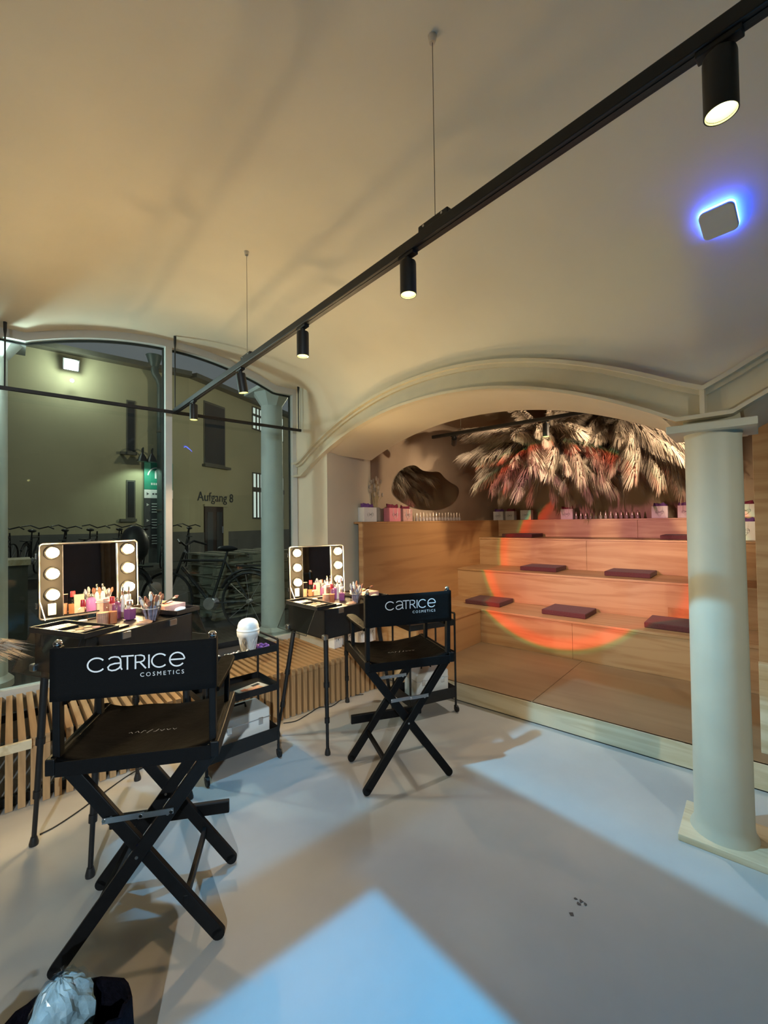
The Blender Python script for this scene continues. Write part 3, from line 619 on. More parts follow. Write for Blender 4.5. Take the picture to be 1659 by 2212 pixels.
# ================================================================== DIRECTOR CHAIRS
def arc(cx, cy, rx, ry, a0, a1, n=22): return [(cx + rx * math.cos(math.radians(a0 + (a1 - a0) * i / n)), cy + ry * math.sin(math.radians(a0 + (a1 - a0) * i / n))) for i in range(n + 1)]
def director_chair(loc, rz, label, hanging_cloth):
    t = thing('director_chair', loc, rz, label, 'chair', 'tall black folding director chairs')
    bw, WX, SY = 'blackwood', 0.262, 0.185
    for sy in (-1, 1):
        for sx in (-1, 1):
            y = sy * SY + sx * 0.0125
            a, b = Vector((sx * WX, y, 0.024)), Vector((-sx * (WX - 0.012), y, 0.715))
            m = MB().bar(a, b, 0.047, 0.023); dd = (b - a).normalized()
            m.cyl(a - Vector((0, 0.0115, 0)), a + Vector((0, 0.0115, 0)), 0.0235, n=16)
            lg = m.build('leg', bw, t, bevel=0.003)
            for k in (0.50, 0.70):
                p = a + (b - a) * k; MB().cyl(p - Vector((0, 0.0135, 0)), p + Vector((0, 0.0135, 0)), 0.0055, n=10).build('rivet', 'alu', lg)
        # silver folding brace
        y = sy * SY - 0.028; z = 0.515
        br = MB().bar((-0.115, y, z), (0.02, y, z + 0.004), 0.020, 0.003).build('folding_brace', 'alu', t)
        MB().bar((0.0, y - 0.003, z + 0.003), (0.118, y - 0.003, z + 0.006), 0.020, 0.003).build('brace_half', 'alu', br)
        for x in (-0.108, 0.01, 0.11): MB().cyl((x, y - 0.006, z + 0.003), (x, y + 0.004, z + 0.003), 0.006, n=10).build('rivet', 'chrome', br)
    for sx in (-1, 1):
        x = sx * 0.262
        MB().bar((x, -0.245, 0.735), (x, 0.235, 0.735), 0.056, 0.030, (1, 0, 0)).build('seat_rail', bw, t, bevel=0.004)
        MB().bar((sx * 0.150, -SY, 0.172), (sx * 0.150, SY, 0.172), 0.034, 0.018, (1, 0, 0)).build('side_stretcher', bw, t, bevel=0.003)
        p = MB().bar((sx * 0.252, -0.205, 0.70), (sx * 0.252, -0.215, 1.135), 0.036, 0.024, (1, 0, 0)).build('back_post', bw, t, bevel=0.004)
        MB().sphere((sx * 0.252, -0.215, 1.143), 0.0145).build('post_knob', 'chrome', p, True)
        MB().bar((sx * 0.252, 0.135, 0.70), (sx * 0.256, 0.135, 0.925), 0.032, 0.020, (1, 0, 0)).build('arm_post', bw, t, bevel=0.003)
        MB().prism([(sx * 0.252 + q, y, 0.925) for q, y in ((-0.020, -0.20), (0.020, -0.20), (0.031, 0.05), (0.031, 0.18), (0.018, 0.215), (-0.018, 0.215), (-0.031, 0.18), (-0.031, 0.05))], (0, 0, 0.018)).build('armrest', 'blackvinyl', t, bevel=0.004)
    MB().box((0, SY + 0.038, 0.245), (0.50, 0.022, 0.058), rx=0.10).build('footrest', bw, t, bevel=0.004)
    # sagging seat
    s = MB(); nx, ny = 18, 14; vs, fs = [], []
    for j in range(ny + 1):
        for i in range(nx + 1):
            x = -0.262 + 0.524 * i / nx; y = -0.235 + 0.46 * j / ny; k = 2 * i / nx - 1
            z = 0.766 - 0.030 * (1 - k ** 4) + 0.004 * math.sin(9 * y + 5 * x) * (1 - k * k) + 0.005 * math.sin(23 * x - 11 * y) * (1 - k * k)
            vs.append((x, y, z))
    for j in range(ny):
        for i in range(nx): a = j * (nx + 1) + i; fs.append((a, a + 1, a + nx + 2, a + nx + 1))
    so = s.add(vs, fs).build('seat', 'blackvinyl', t, True); so.modifiers.new('thickness', 'SOLIDIFY').thickness = 0.006
    MB().box((0, -0.238, 0.724), (0.50, 0.006, 0.050)).build('seat_hem', 'blackcloth', t, bevel=0.002)
    # canvas back
    b = MB(); vs, fs = [], []; n = 22
    for j in range(9):
        for i in range(n + 1):
            k = 2 * i / n - 1; x = 0.267 * k; z = 0.952 + 0.180 * j / 8
            sag = 0.006 * (1 - k * k) * (0.6 + 0.4 * math.sin(3 * j / 8))
            vs.append((x, -0.232 + sag, z - 0.003 * (1 - k * k) * (1 if j in (0, 8) else 0.5)))
    for j in range(8):
        for i in range(n): a = j * (n + 1) + i; fs.append((a, a + 1, a + n + 2, a + n + 1))
    cb = b.add(vs, fs).build('canvas_back', 'blackcloth', t, True); sm_ = cb.modifiers.new('thickness', 'SOLIDIFY'); sm_.thickness = 0.004; sm_.offset = 1
    for sx in (-1, 1): MB().box((sx * 0.254, -0.214, 1.042), (0.030, 0.040, 0.180)).build('canvas_sleeve', 'blackcloth', cb, bevel=0.004)
    # print on the back
    lg = MB(); w = 0.085; U = 0.0545
    S = [arc(0.50, 0.50, 0.50, 0.43, 38, 322), [(1.20, .80), (1.34, .91), (1.55, .94), (1.76, .90), (1.88, .76), (1.90, .55), (1.90, .22), (1.98, .08)],
         [(1.90, .52), (1.55, .51), (1.28, .44), (1.16, .30), (1.20, .15), (1.38, .07), (1.60, .09), (1.80, .20), (1.89, .33)],
         [(1.92, .93), (2.66, .93)], [(2.29, .93), (2.29, .06)], [(2.76, .06), (2.76, .93), (3.08, .93), (3.26, .86), (3.30, .70), (3.24, .56), (3.06, .49), (2.78, .49)],
         [(3.02, .49), (3.38, .06)], [(3.56, .93), (3.56, .06)], arc(4.20, .50, .47, .43, 42, 318), [(4.80, .50), (5.70, .50)], arc(5.26, .50, .45, .44, 0, 322)]
    for q in S: lg.ribbon([(p[0] * U, p[1] * U) for p in q], w * U * 1.12)
    lo = lg.build('printed_logo', 'logo', cb)
    lo.matrix_local = frame4((-0.150, -0.2395, 1.040), (1, 0, 0), (0, 0, 1))
    text('printed_lettering', 'COSMETICS', 0.0205, 'logo', cb, frame4((0.160, -0.2395, 1.015), (1, 0, 0), (0, 0, 1)), 1.45, 'RIGHT')
    if hanging_cloth:
        sc = MB(); pts = []
        for i in range(26): sc_x = -0.10 + 0.0075 * i; pts.append((sc_x, 0.01 * math.sin(i * 1.9) + 0.004 * math.sin(i * 4.7)))
        for i in range(0, 24, 3): sc.ribbon(pts[i:i + 3], 0.0018)
        o = sc.build('printed_signature', 'logo', so); o.matrix_local = frame4((0.02, -0.06, 0.7455), (1, 0, 0), (0, 1, 0.0))
    return t
director_chair((0.4525, 1.955, 0), math.radians(-28.6), 'tall black director chair beside the plastic bags', True)
director_chair((1.862, 2.055, 0), math.radians(-22.8), 'tall black director chair facing the steps and the gift bags', True)
# ================================================================== MAKE-UP STATIONS
def loc2(p, o, rz):
    d_ = Vector((p[0] - o[0], p[1] - o[1])); c, s = math.cos(rz), math.sin(rz); return (d_.x * c + d_.y * s, -d_.x * s + d_.y * c)
def station(loc, rz, w, dp, top, label, feet, lidc, lida, lw):
    """local origin at the front left corner on the floor, x along the front, y to the mirror"""
    t = thing('makeup_station', loc, rz, label, 'makeup table', 'portable black makeup stations with lit mirrors')
    hb = 0.20; zb = top - hb
    for (cx, cy), (fx, fy) in zip(((0.03, 0.03), (0.03, dp - 0.03), (w - 0.03, dp - 0.03), (w - 0.03, 0.03)), feet):
        a, b = Vector((cx, cy, zb + 0.01)), Vector((fx, fy, 0.0)); mid = a + (b - a) * 0.42; low = a + (b - a) * 0.72
        lg = MB().cyl(a, mid, 0.0165).cyl(mid, low, 0.0135).cyl(low, b + Vector((0, 0, 0.03)), 0.0105).build('leg', 'blackmetal', t, True)
        dd = (b - a).normalized()
        for p, r in ((mid, 0.020), (low, 0.017)): MB().cyl(p - dd * 0.022, p + dd * 0.012, r).build('leg_clamp', 'blackmetal', lg, True)
        MB().lathe([(0.019, 0), (0.020, 0.012), (0.013, 0.04)], (b.x, b.y, 0), 14).build('rubber_foot', 'blackcase', lg, True)
    body = MB(); tk_ = 0.010
    body.box((w / 2, tk_ / 2, zb + hb / 2), (w, tk_, hb)); body.box((w / 2, dp - tk_ / 2, zb + hb / 2), (w, tk_, hb))
    body.box((tk_ / 2, dp / 2, zb + hb / 2), (tk_, dp, hb)); body.box((w - tk_ / 2, dp / 2, zb + hb / 2), (tk_, dp, hb)); body.box((w / 2, dp / 2, zb + 0.005), (w, dp, 0.01))
    body.box((w / 2, dp / 2, top - 0.014), (w - 0.01, dp - 0.01, 0.008))
    bo = body.build('case_body', 'blackcase', t, bevel=0.002)
    for c in ((0, 0), (w, 0), (0, dp), (w, dp)): MB().box((c[0], c[1], zb + 0.018), (0.036, 0.036, 0.036)).build('corner_cap', 'alu', bo, bevel=0.008)
    for x in (w * 0.25, w * 0.75):
        MB().box((x, -0.004, top - 0.022), (0.045, 0.008, 0.032)).build('latch', 'alu', bo, bevel=0.002)
    # fold-out trays and clear flaps
    for sx, x0 in ((-1, -0.055), (1, w - 0.10)):
        tx = MB(); tw, td = 0.165, dp * 0.86
        tx.box((x0 + tw / 2, td / 2 + 0.01, top + 0.008), (tw, td, 0.006))
        for yy_ in (0.012, td + 0.008): tx.box((x0 + tw / 2, yy_, top + 0.018), (tw, 0.006, 0.022))
        for xx_ in (x0 + 0.003, x0 + tw - 0.003): tx.box((xx_, td / 2 + 0.01, top + 0.018), (0.006, td, 0.022))
        tr_ = tx.build('tray', 'blackcase', t, bevel=0.001)
        xf = x0 if sx < 0 else x0 + tw
        MB().prism([(xf, 0.03, top + 0.004), (xf, td, top + 0.004), (xf + sx * 0.075, td, top - 0.155), (xf + sx * 0.075, 0.03, top - 0.155)], (sx * 0.003, 0, 0.0015)).build('clear_flap', 'acrylic', tr_)
        fr = MB()
        A = [Vector((xf, 0.03, top + 0.004)), Vector((xf, td, top + 0.004)), Vector((xf + sx * 0.075, td, top - 0.155)), Vector((xf + sx * 0.075, 0.03, top - 0.155))]
        for i_ in range(4): fr.cyl(A[i_], A[(i_ + 1) % 4], 0.0022, n=6)
        fr.build('flap_edge', 'blackmetal', tr_)
    # mirror lid
    lh = 0.405; ld = 0.030; lean = 0.05
    ml = bpy.data.objects.new('mirror_lid', None); COL.objects.link(ml); ml.parent = t; c2 = loc2(lidc, loc, rz); ca, sa = math.cos(lida - rz), math.sin(lida - rz)
    ml.location = (c2[0] - lw / 2 * ca, c2[1] - lw / 2 * sa, top); ml.rotation_euler = (-lean, 0, lida - rz); w = lw
    lidm = MB().prism([(x + w / 2, ld, z + lh / 2 + 0.005) for x, z in [(a * w / 0.84, b * lh / 0.84) for a, b in rsq(0.42, 0.035)]], (0, 0.012, 0))
    lidm.build('lid_shell', 'blackcase', ml)
    ed = MB(); R_ = [(x + w / 2, z + lh / 2 + 0.005) for x, z in [(a * w / 0.84, b * lh / 0.84) for a, b in rsq(0.42, 0.035)]]
    for i in range(len(R_)):
        a, b = R_[i], R_[(i + 1) % len(R_)]
        ed.prism([(a[0], 0, a[1]), (b[0], 0, b[1]), (b[0], ld + 0.012, b[1]), (a[0], ld + 0.012, a[1])], (0, 0, 0.0015))
    ed.build('lid_side', 'blackcase', ml)
    rim = MB(); rim.tube([(a[0], 0, a[1]) for a in R_] + [(R_[0][0], 0, R_[0][1])], 0.0045, 6); rim.build('aluminium_edge', 'alu', ml, True)
    for x0, x1 in ((0.008, 0.105), (w - 0.105, w - 0.008)):
        MB().box(((x0 + x1) / 2, ld - 0.016, lh / 2 + 0.005), (x1 - x0, 0.010, lh - 0.02)).build('light_panel', 'panelblack', ml)
    MB().box((w / 2, ld - 0.008, lh / 2 + 0.005), (w - 0.21, 0.006, lh - 0.02)).build('mirror_glass', 'mirror', ml)
    for x in (0.1065, w - 0.1065): MB().box((x, ld - 0.014, lh / 2 + 0.005), (0.005, 0.012, lh - 0.02)).build('mirror_bead', 'alu', ml)
    for x in (0.056, w - 0.056):
        for z in (lh * 0.89, lh * 0.61, lh * 0.33):
            sk = MB().lathe([(0.034, 0), (0.035, 0.006), (0.029, 0.016)], n=20).build('bulb_socket', 'blackmetal', ml, True)
            sk.location = (x, ld - 0.021, z); sk.rotation_euler = (math.pi / 2, 0, 0)
            MB().sphere((0, 0, 0.038), 0.0265).build('bulb', 'bulb', sk, True)
        MB().box((x, ld - 0.022, 0.055), (0.036, 0.006, 0.062)).build('power_socket', 'socket', ml, bevel=0.002)
    for z in (0.08, lh - 0.06): MB().box((-0.006, 0.03, z), (0.012, 0.02, 0.03)).build('lid_catch', 'chrome', ml, bevel=0.003)
    MB().bar((0.004, -0.10, 0.012), (0.004, 0.02, 0.11), 0.006, 0.003, (1, 0, 0)).build('lid_stay', 'alu', ml)
    return t
oL, aL = (0.305, 2.345), math.radians(28.0)
fL = [loc2(p, oL, aL) for p in ((0.278, 2.345), (0.097, 2.757), (0.597, 3.023), (0.78, 2.621))]
TL = 1.045
SL = station((*oL, 0), aL, 0.55, 0.445, TL, 'makeup station with bright bulb mirror standing before the wide window pane', fL, (0.362, 2.985), math.radians(9), 0.485)
oR, aR = (1.622, 2.515), math.radians(4.0)
fR = [loc2(p, oR, aR) for p in ((1.619, 2.49), (1.488, 2.948), (2.215, 3.09), (2.36, 2.66))]
TR = 0.955
SR = station((*oR, 0), aR, 0.56, 0.45, TR, 'makeup station with bulb mirror standing before the wall pier', fR, (1.862, 2.975), math.radians(-11), 0.455)
# ------------------------------------------------------------------ things on the stations
def on(o, a, top, x, y, dz=0.0):
    c, s = math.cos(a), math.sin(a); return Vector((o[0] + x * c - y * s, o[1] + x * s + y * c, top + dz))
def bottle(p, h, r, body, cap, caph, label, square=False, group=None, liquid=None, name='bottle', fillh=0.6):
    t = thing(name, p, random.uniform(-.3, .3), label, 'bottle', group)
    sh = h - caph; n_ = 4 if square else 18
    MB().lathe([(r * 0.94, 0.0), (r, 0.004), (r, sh * 0.80), (r * 0.80, sh * 0.90), (r * 0.42, sh * 0.97), (r * 0.40, sh)], n=n_).build('body', body, t, not square)
    if liquid: MB().lathe([(r * 0.88, 0.003), (r * 0.93, 0.006), (r * 0.93, sh * fillh)], n=n_).build('liquid', liquid, t, not square)
    MB().lathe([(r * 0.50, sh), (r * 0.52, sh + 0.002), (r * 0.50, h - 0.002), (r * 0.45, h)], n=16).build('cap', cap, t, True)
    return t
def brush(p, tilt, az, L_, label, group, hm='brush', tip='tan'):
    t = thing('makeup_brush', p, az, label, 'brush', group)
    d_ = Vector((math.sin(tilt), 0, math.cos(tilt)))
    MB().tube([d_ * 0.0, d_ * L_ * 0.4, d_ * L_ * 0.62], [0.003, 0.005, 0.0045], 8).build('handle', hm, t, True)
    MB().cyl(d_ * L_ * 0.60, d_ * L_ * 0.76, 0.0048, 0.006, 10).build('ferrule', 'alu', t, True)
    MB().tube([d_ * L_ * 0.75, d_ * L_ * 0.86, d_ * L_], [0.006, 0.010, 0.004], 8).build('bristle', tip, t, True)
def palette(p, rz, w, d_, label, lid=True, lift=0.0):
    t = thing('makeup_palette', p, rz, label, 'palette', 'open makeup palettes')
    MB().box((0, 0, 0.005), (w, d_, 0.010)).build('tray', 'blackcase', t, bevel=0.001)
    cols = ['peach', 'skin', 'rose', 'orange', 'pink']; k = 0
    for i in range(3):
        for j in range(2):
            MB().cyl((-w / 2 + w * (i + .5) / 3, -d_ / 2 + d_ * (j + .5) / 2, 0.010), (-w / 2 + w * (i + .5) / 3, -d_ / 2 + d_ * (j + .5) / 2, 0.0115), min(w / 8, d_ / 5), n=14).build('powder_pan', cols[k % 5], t); k += 1
    if lid: MB().box((0, d_ / 2 + 0.012, d_ * 0.42), (w, 0.006, d_ * 0.9), rx=-0.55).build('lid', 'rose', t, bevel=0.001)
def cup_with_brushes(p, label, n_, r, h):
    t = thing('brush_cup', p, 0, label, 'cup')
    vs, fs = [], []; m_ = 20
    for rr, z in ((r * 0.9, 0.002), (r, h), (r - 0.002, h), (r * 0.88, 0.004)): vs += [(rr * math.cos(2 * math.pi * i / m_), rr * math.sin(2 * math.pi * i / m_), z) for i in range(m_)]
    for k in range(3): fs += [(k * m_ + i, k * m_ + (i + 1) % m_, (k + 1) * m_ + (i + 1) % m_, (k + 1) * m_ + i) for i in range(m_)]
    MB().add(vs, fs).build('wall', 'clearplastic', t, True); MB().cyl((0, 0, 0), (0, 0, 0.004), r * 0.9, n=20).build('base', 'clearplastic', t)
    MB().tube([(r * math.cos(a_ * .314), r * math.sin(a_ * .314), h) for a_ in range(21)], 0.0018, 6).build('rim', 'whiteplastic', t)
    return t
def dress(o, a, top, tag_, mirrored):
    w_ = 0.56 if mirrored else 0.55
    s0 = -0.0098
    def P(x, y, dz=s0): return on(o, a, top, x, y, dz)
    b = 'beside the %s' % tag_
    bottle(P(0.135, 0.30), 0.140, 0.0215, 'clearplastic', 'red', 0.034, 'tall clear bottle with red cap at the mirror edge %s' % b, liquid='white', fillh=.35)
    bottle(P(0.245, 0.24), 0.140, 0.026, 'clearplastic', 'red', 0.034, 'amber liquid bottle with red cap in front %s' % b, liquid='amberliquid')
    j = cup_with_brushes(P(0.188, 0.23), 'clear open jar of pink liquid %s' % b, 0, 0.030, 0.125)
    MB().lathe([(0.026, 0.005), (0.0275, 0.07)], n=18).build('liquid', 'peach', j, True)
    c = thing('cosmetics_box', P(0.285, 0.34), a, 'pale pink carton %s' % b, 'box'); MB().box((0, 0, 0.06), (0.05, 0.03, 0.12)).build('carton', 'rose', c, bevel=0.001); MB().box((0.008, -0.0155, 0.03), (0.02, 0.001, 0.02)).build('printed_label', 'purple', c)
    bottle(P(0.345, 0.345), 0.115, 0.027, 'violetliquid', 'chrome', 0.02, 'lilac jar with silver lid %s' % b, name='jar')
    bottle(P(0.375, 0.33), 0.170, 0.0125, 'whiteplastic', 'chrome', 0.045, 'slim white pump bottle beside its twin %s' % b, group='slim pump bottles')
    bottle(P(0.405, 0.32), 0.170, 0.0125, 'whiteplastic', 'chrome', 0.045, 'slim white pump bottle beside its twin %s' % b, group='slim pump bottles')
    bottle(P(0.345, 0.235), 0.105, 0.030, 'clearplastic', 'alu', 0.026, 'square violet perfume bottle %s' % b, square=True, liquid='violetliquid', fillh=.75)
    palette(P(0.025, 0.13, 0.0120), a + 0.15, 0.13, 0.10, 'open black palette of blushers on the left tray %s' % b, False)
    palette(P(0.02, 0.29, 0.0120), a - 0.1, 0.12, 0.085, 'small black palette at the back of the left tray %s' % b, False)
    palette(P(0.175, 0.125), a + 0.05, 0.10, 0.075, 'red and peach palette lying open in the case %s' % b, False)
    pp = P(0.275, 0.045)
    fan = thing('powder_puff', pp, a, 'flat peach powder puff %s' % b, 'powder puff'); MB().sphere((0, 0, 0.012), 0.038, sc=(1.2, 0.8, 0.3)).build('puff', 'peach', fan, True); MB().box((0, 0.0, 0.0235), (0.05, 0.012, 0.002)).build('ribbon', 'rose', fan)
    cc_ = P(0.335, 0.07); cup_with_brushes(cc_, 'clear cup of brushes nearer the mirror %s' % b, 0, 0.040, 0.075)
    cc2 = P(0.408, 0.13); cup_with_brushes(cc2, 'clear cup of brushes at the case corner %s' % b, 0, 0.038, 0.075)
    for q, cN in ((cc_, 'inner cup'), (cc2, 'corner cup')):
        for k in range(11):
            az = 2 * math.pi * k / 11 + random.uniform(-.3, .3); r_ = random.uniform(.006, .02)
            brush(q + Vector((r_ * math.cos(az), r_ * math.sin(az), 0.006)), random.uniform(.08, .26), az, random.uniform(.10, .15), 'grey handled brush in the %s %s' % (cN, b), 'brushes standing in cups', tip=random.choice(('tan', 'brush', 'white')))
    big = P(0.475, 0.14, 0.058)
    brush(big, 1.45, a + 0.3, 0.16, 'big brown powder brush lying on the flat carton %s' % b, 'loose powder brushes', hm='blackwood')
    bx = thing('cosmetics_carton', P(w_ - 0.0175, 0.20, 0.0120), a - 0.03, 'flat rose carton on the right tray %s' % b, 'box')
    MB().box((0, 0, 0.018), (0.135, 0.20, 0.036)).build('carton', 'rose', bx, bevel=0.002)
    cd_ = thing('leaflet', P(0.53, 0.23, 0.0120 + 0.0365), a + 0.25, 'orange leaflet lying on the flat rose carton %s' % b, 'leaflet'); MB().box((0, 0, 0.002), (0.075, 0.12, 0.004)).build('sheet', 'orange', cd_); MB().box((0.01, -0.05, 0.0045), (0.05, 0.03, 0.001)).build('printed_panel', 'white', cd_)
    wp = thing('tissue_packet', P(0.52, 0.06, 0.0120), a + 0.4, 'crumpled white tissue packet %s' % b, 'tissue'); MB().sphere((0, 0, 0.012), 0.035, 10, 6, (1.5, 0.7, 0.35)).build('packet', 'white', wp)
dress(oL, aL, TL, 'larger lit mirror', False)
dress(oR, aR, TR, 'mirror by the pier', True)
# ================================================================== TROLLEYS
def trolley(loc, rz, w, d_, H, label):
    t = thing('utility_trolley', loc, rz, label, 'trolley', 'black three-tier trolleys')
    for x in (0.008, w - 0.008):
        for y in (0.008, d_ - 0.008):
            MB().box((x, y, (0.075 + H) / 2), (0.013, 0.013, H - 0.075)).build('post', 'blackmetal', t, bevel=0.002)
            c = MB().cyl((x, y, 0.045), (x, y, 0.085), 0.009, n=10).build('caster_stem', 'blackmetal', t)
            MB().cyl((x - 0.008, y - 0.01, 0.026), (x + 0.008, y - 0.01, 0.026), 0.026, n=18).build('wheel', 'blackmetal', c, True)
            MB().box((x, y - 0.004, 0.040), (0.026, 0.03, 0.024)).build('fork', 'blackcase', c, bevel=0.004)
    for x in (0.008, w - 0.008): MB().bar((x, 0.008, H), (x, d_ - 0.008, H), 0.012, 0.012, (1, 0, 0)).build('handle_rail', 'blackmetal', t)
    for z, hh in ((0.115, 0.085), (0.445, 0.042), (0.700, 0.042)):
        m = MB().box((w / 2, d_ / 2, z), (w - 0.012, d_ - 0.012, 0.004))
        for y in (0.006, d_ - 0.006): m.box((w / 2, y, z + hh / 2), (w - 0.008, 0.003, hh))
        for x in (0.006, w - 0.006): m.box((x, d_ / 2, z + hh / 2), (0.003, d_ - 0.008, hh))
        m.build('shelf_tray', 'blackmetal', t)
    return t
def metal_case(loc, rz, w, d_, h, label):
    t = thing('metal_case', loc, rz, label, 'case', 'small white and silver cases')
    MB().box((w / 2, d_ / 2, h / 2), (w, d_, h)).build('shell', 'whiteplastic', t, bevel=0.012)
    MB().box((w / 2, d_ / 2, h * 0.72), (w + 0.002, d_ + 0.002, 0.006)).build('seam_band', 'alu', t)
    for x in (w * .2, w * .8): MB().box((x, -0.003, h * 0.66), (0.03, 0.006, 0.045)).build('latch', 'chrome', t, bevel=0.002)
    MB().tube([(w * .35, d_ / 2, h), (w * .37, d_ / 2, h + 0.028), (w * .63, d_ / 2, h + 0.028), (w * .65, d_ / 2, h)], 0.007, 8).build('handle', 'blackmetal', t, True)
    for x in (0.006, w - 0.006): MB().box((x, 0.004, 0.018), (0.024, 0.024, 0.036)).build('corner_cap', 'alu', t, bevel=0.004)
    return t
trolley((0.885, 2.672, 0), math.radians(1.0), 0.485, 0.315, 0.775, 'black trolley with white ice cream cup between the two chairs')
metal_case((0.975, 2.715, 0.1175), math.radians(1), 0.345, 0.22, 0.215, 'white metal case on the bottom shelf under the ice cream cup trolley')
rT = math.radians(-14)
tRo = (2.768 - 0.44 * math.cos(rT), 2.334 - 0.44 * math.sin(rT))
trolley((*tRo, 0), rT, 0.44, 0.30, 0.795, 'black trolley behind the chair at the seating platform')
pR = on(tRo, rT, 0, 0.09, 0.045, 0.1175); metal_case(pR, rT, 0.30, 0.21, 0.225, 'white metal case on the bottom shelf of the trolley at the platform')
def Ptro(x, y, z): return on((0.885, 2.672), math.radians(1), 0, x, y, z)
ic = thing('ice_cream_cup', Ptro(0.335, 0.15, 0.7025), 0, 'white ribbed ice cream cone cup with domed lid on the trolley', 'cup')
MB().lathe([(0.046, 0.0), (0.047, 0.003), (0.060, 0.085), (0.071, 0.10), (0.074, 0.125), (0.070, 0.135)], n=28).build('cone', 'white', ic, True)
rb = MB()
for k in range(14):
    a = 2 * math.pi * k / 14
    rb.tube([(0.047 * math.cos(a), 0.047 * math.sin(a), 0.006), (0.0555 * math.cos(a + .22), 0.0555 * math.sin(a + .22), 0.05), (0.0605 * math.cos(a + .45), 0.0605 * math.sin(a + .45), 0.084)], 0.0018, 5)
    rb.tube([(0.047 * math.cos(a), 0.047 * math.sin(a), 0.006), (0.0555 * math.cos(a - .22), 0.0555 * math.sin(a - .22), 0.05), (0.0605 * math.cos(a - .45), 0.0605 * math.sin(a - .45), 0.084)], 0.0018, 5)
rb.build('waffle_rib', 'white', ic)
MB().lathe([(0.071, 0.128), (0.0745, 0.138), (0.0715, 0.146)], n=28).build('rim', 'whiteplastic', ic, True)
MB().lathe([(0.069, 0.145), (0.068, 0.165), (0.060, 0.188), (0.045, 0.203), (0.022, 0.211), (0.002, 0.212)], n=28).build('dome_lid', 'whiteplastic', ic, True)
pu = thing('purple_scrunchie', Ptro(0.425, 0.12, 0.704), 0, 'purple twisted hair tie lying beside the ice cream cup', 'hair tie')
MB().tube([(0.032 * math.cos(k * .42), 0.045 * math.sin(k * .42), 0.012 + 0.006 * math.sin(k * 2.3)) for k in range(16)], 0.010, 8).build('band', 'purple', pu, True)
for k in range(15):
    p = Ptro(0.035 + 0.019 * k, 0.045 + random.uniform(0, .05), 0.704)
    e = thing('bead_clip', p, random.uniform(0, 3), 'small champagne bead clip in the row on the trolley top', 'hair clip', 'bead clips on the trolley top')
    MB().sphere((0, 0, 0.015), 0.0125, 10, 6).build('bead', 'gold', e, True); MB().box((0, 0, 0.002), (0.03, 0.012, 0.004)).build('clip', 'white', e)
cdp = thing('picture_card', Ptro(0.35, 0.12, 0.4475), math.radians(14), 'photo card with red tones on the middle trolley shelf', 'card'); MB().box((0, 0, 0.002), (0.20, 0.135, 0.004)).build('card', 'white', cdp)
for k, (x, y, w_, h_, m_) in enumerate(((0.0, -0.01, 0.12, 0.07, 'peach'), (-0.03, -0.035, 0.08, 0.03, 'red'), (0.05, 0.035, 0.06, 0.03, 'signdark'), (-0.055, 0.02, 0.04, 0.03, 'orange'))): MB().box((x, y, 0.0042 + k * .0003), (w_, h_, 0.0006)).build('printed_patch', m_, cdp)
gb = bottle(Ptro(0.06, 0.12, 0.4475), 0.16, 0.034, 'blackcase', 'whiteplastic', 0.05, 'black bottle with white screw top on the middle trolley shelf')
def gift_bag(p, rz, w, d_, h, label, tissue='darkred', body='white', handle='whiteplastic', group=None):
    t = thing('gift_bag', p, rz, label, 'gift bag', group)
    MB().box((0, 0, h / 2), (w, d_, h)).build('bag', body, t, bevel=0.002)
    for s in (-1, 1):
        MB().tube([(-w * .18, s * (d_ / 2 + .002), h * .96), (-w * .20, s * (d_ / 2 + .008), h * .45), (-w * .05, s * (d_ / 2 + .010), h * .18), (w * .12, s * (d_ / 2 + .010), h * .30), (w * .2, s * (d_ / 2 + .004), h * .96)], 0.0022, 6).build('handle', handle, t, True)
    if tissue:
        m = MB(); nn = 12; vs = []
        for i in range(nn):
            a = 2 * math.pi * i / nn; vs.append((w * .46 * math.cos(a), d_ * .44 * math.sin(a), h - 0.003)); 
        for i in range(nn):
            a = 2 * math.pi * i / nn; vs.append((w * .50 * math.cos(a) * random.uniform(.7, 1.1), d_ * .5 * math.sin(a) * random.uniform(.7, 1.1), h + random.uniform(.02, .05)))
        vs.append((0, 0, h + 0.012))
        fs = [(i, (i + 1) % nn, nn + (i + 1) % nn, nn + i) for i in range(nn)] + [(nn + i, nn + (i + 1) % nn, 2 * nn) for i in range(nn)]
        m.add(vs, fs).build('tissue', tissue, t)
    sc = MB(); sc.ribbon([(w * .25 * math.cos(k * .55), h * .12 * math.sin(k * 1.1)) for k in range(13)], 0.003); sc.ribbon([(-w * .25, -h * .02), (w * .25, h * .03)], 0.003)
    o = sc.build('printed_mark', 'print', t); o.matrix_local = frame4((0, -d_ / 2 - 0.0015, h * 0.5), (1, 0, 0), (0, 0, 1))
    return t
gift_bag((2.335, 3.44, BH), 0.15, 0.10, 0.08, 0.155, 'white gift bag standing on the slat bench right behind the makeup station', None)
gift_bag((2.475, 3.455, BH), 0.15, 0.085, 0.08, 0.165, 'white gift bag on the slat bench between two other bags', None)
gift_bag((2.60, 3.42, BH), 0.10, 0.11, 0.08, 0.175, 'white gift bag with red tissue at the end of the slat bench')
gift_bag((2.715, 3.40, BH), 0.10, 0.09, 0.08, 0.195, 'tall white gift bag touching the plywood side panel')
so2 = thing('wall_socket', (2.296, 3.70, 0.47), math.radians(90 - 4.3) , 'white wall socket on the pier above the bench', 'socket'); MB().box((0, 0.006, 0), (0.08, 0.012, 0.08)).build('plate', 'whiteplastic', so2, bevel=0.003)
cdm = thing('clear_dome_lid', (1.66, 3.55, BH + 0.001), 0, 'clear plastic dome lid lying on the slat bench', 'lid')
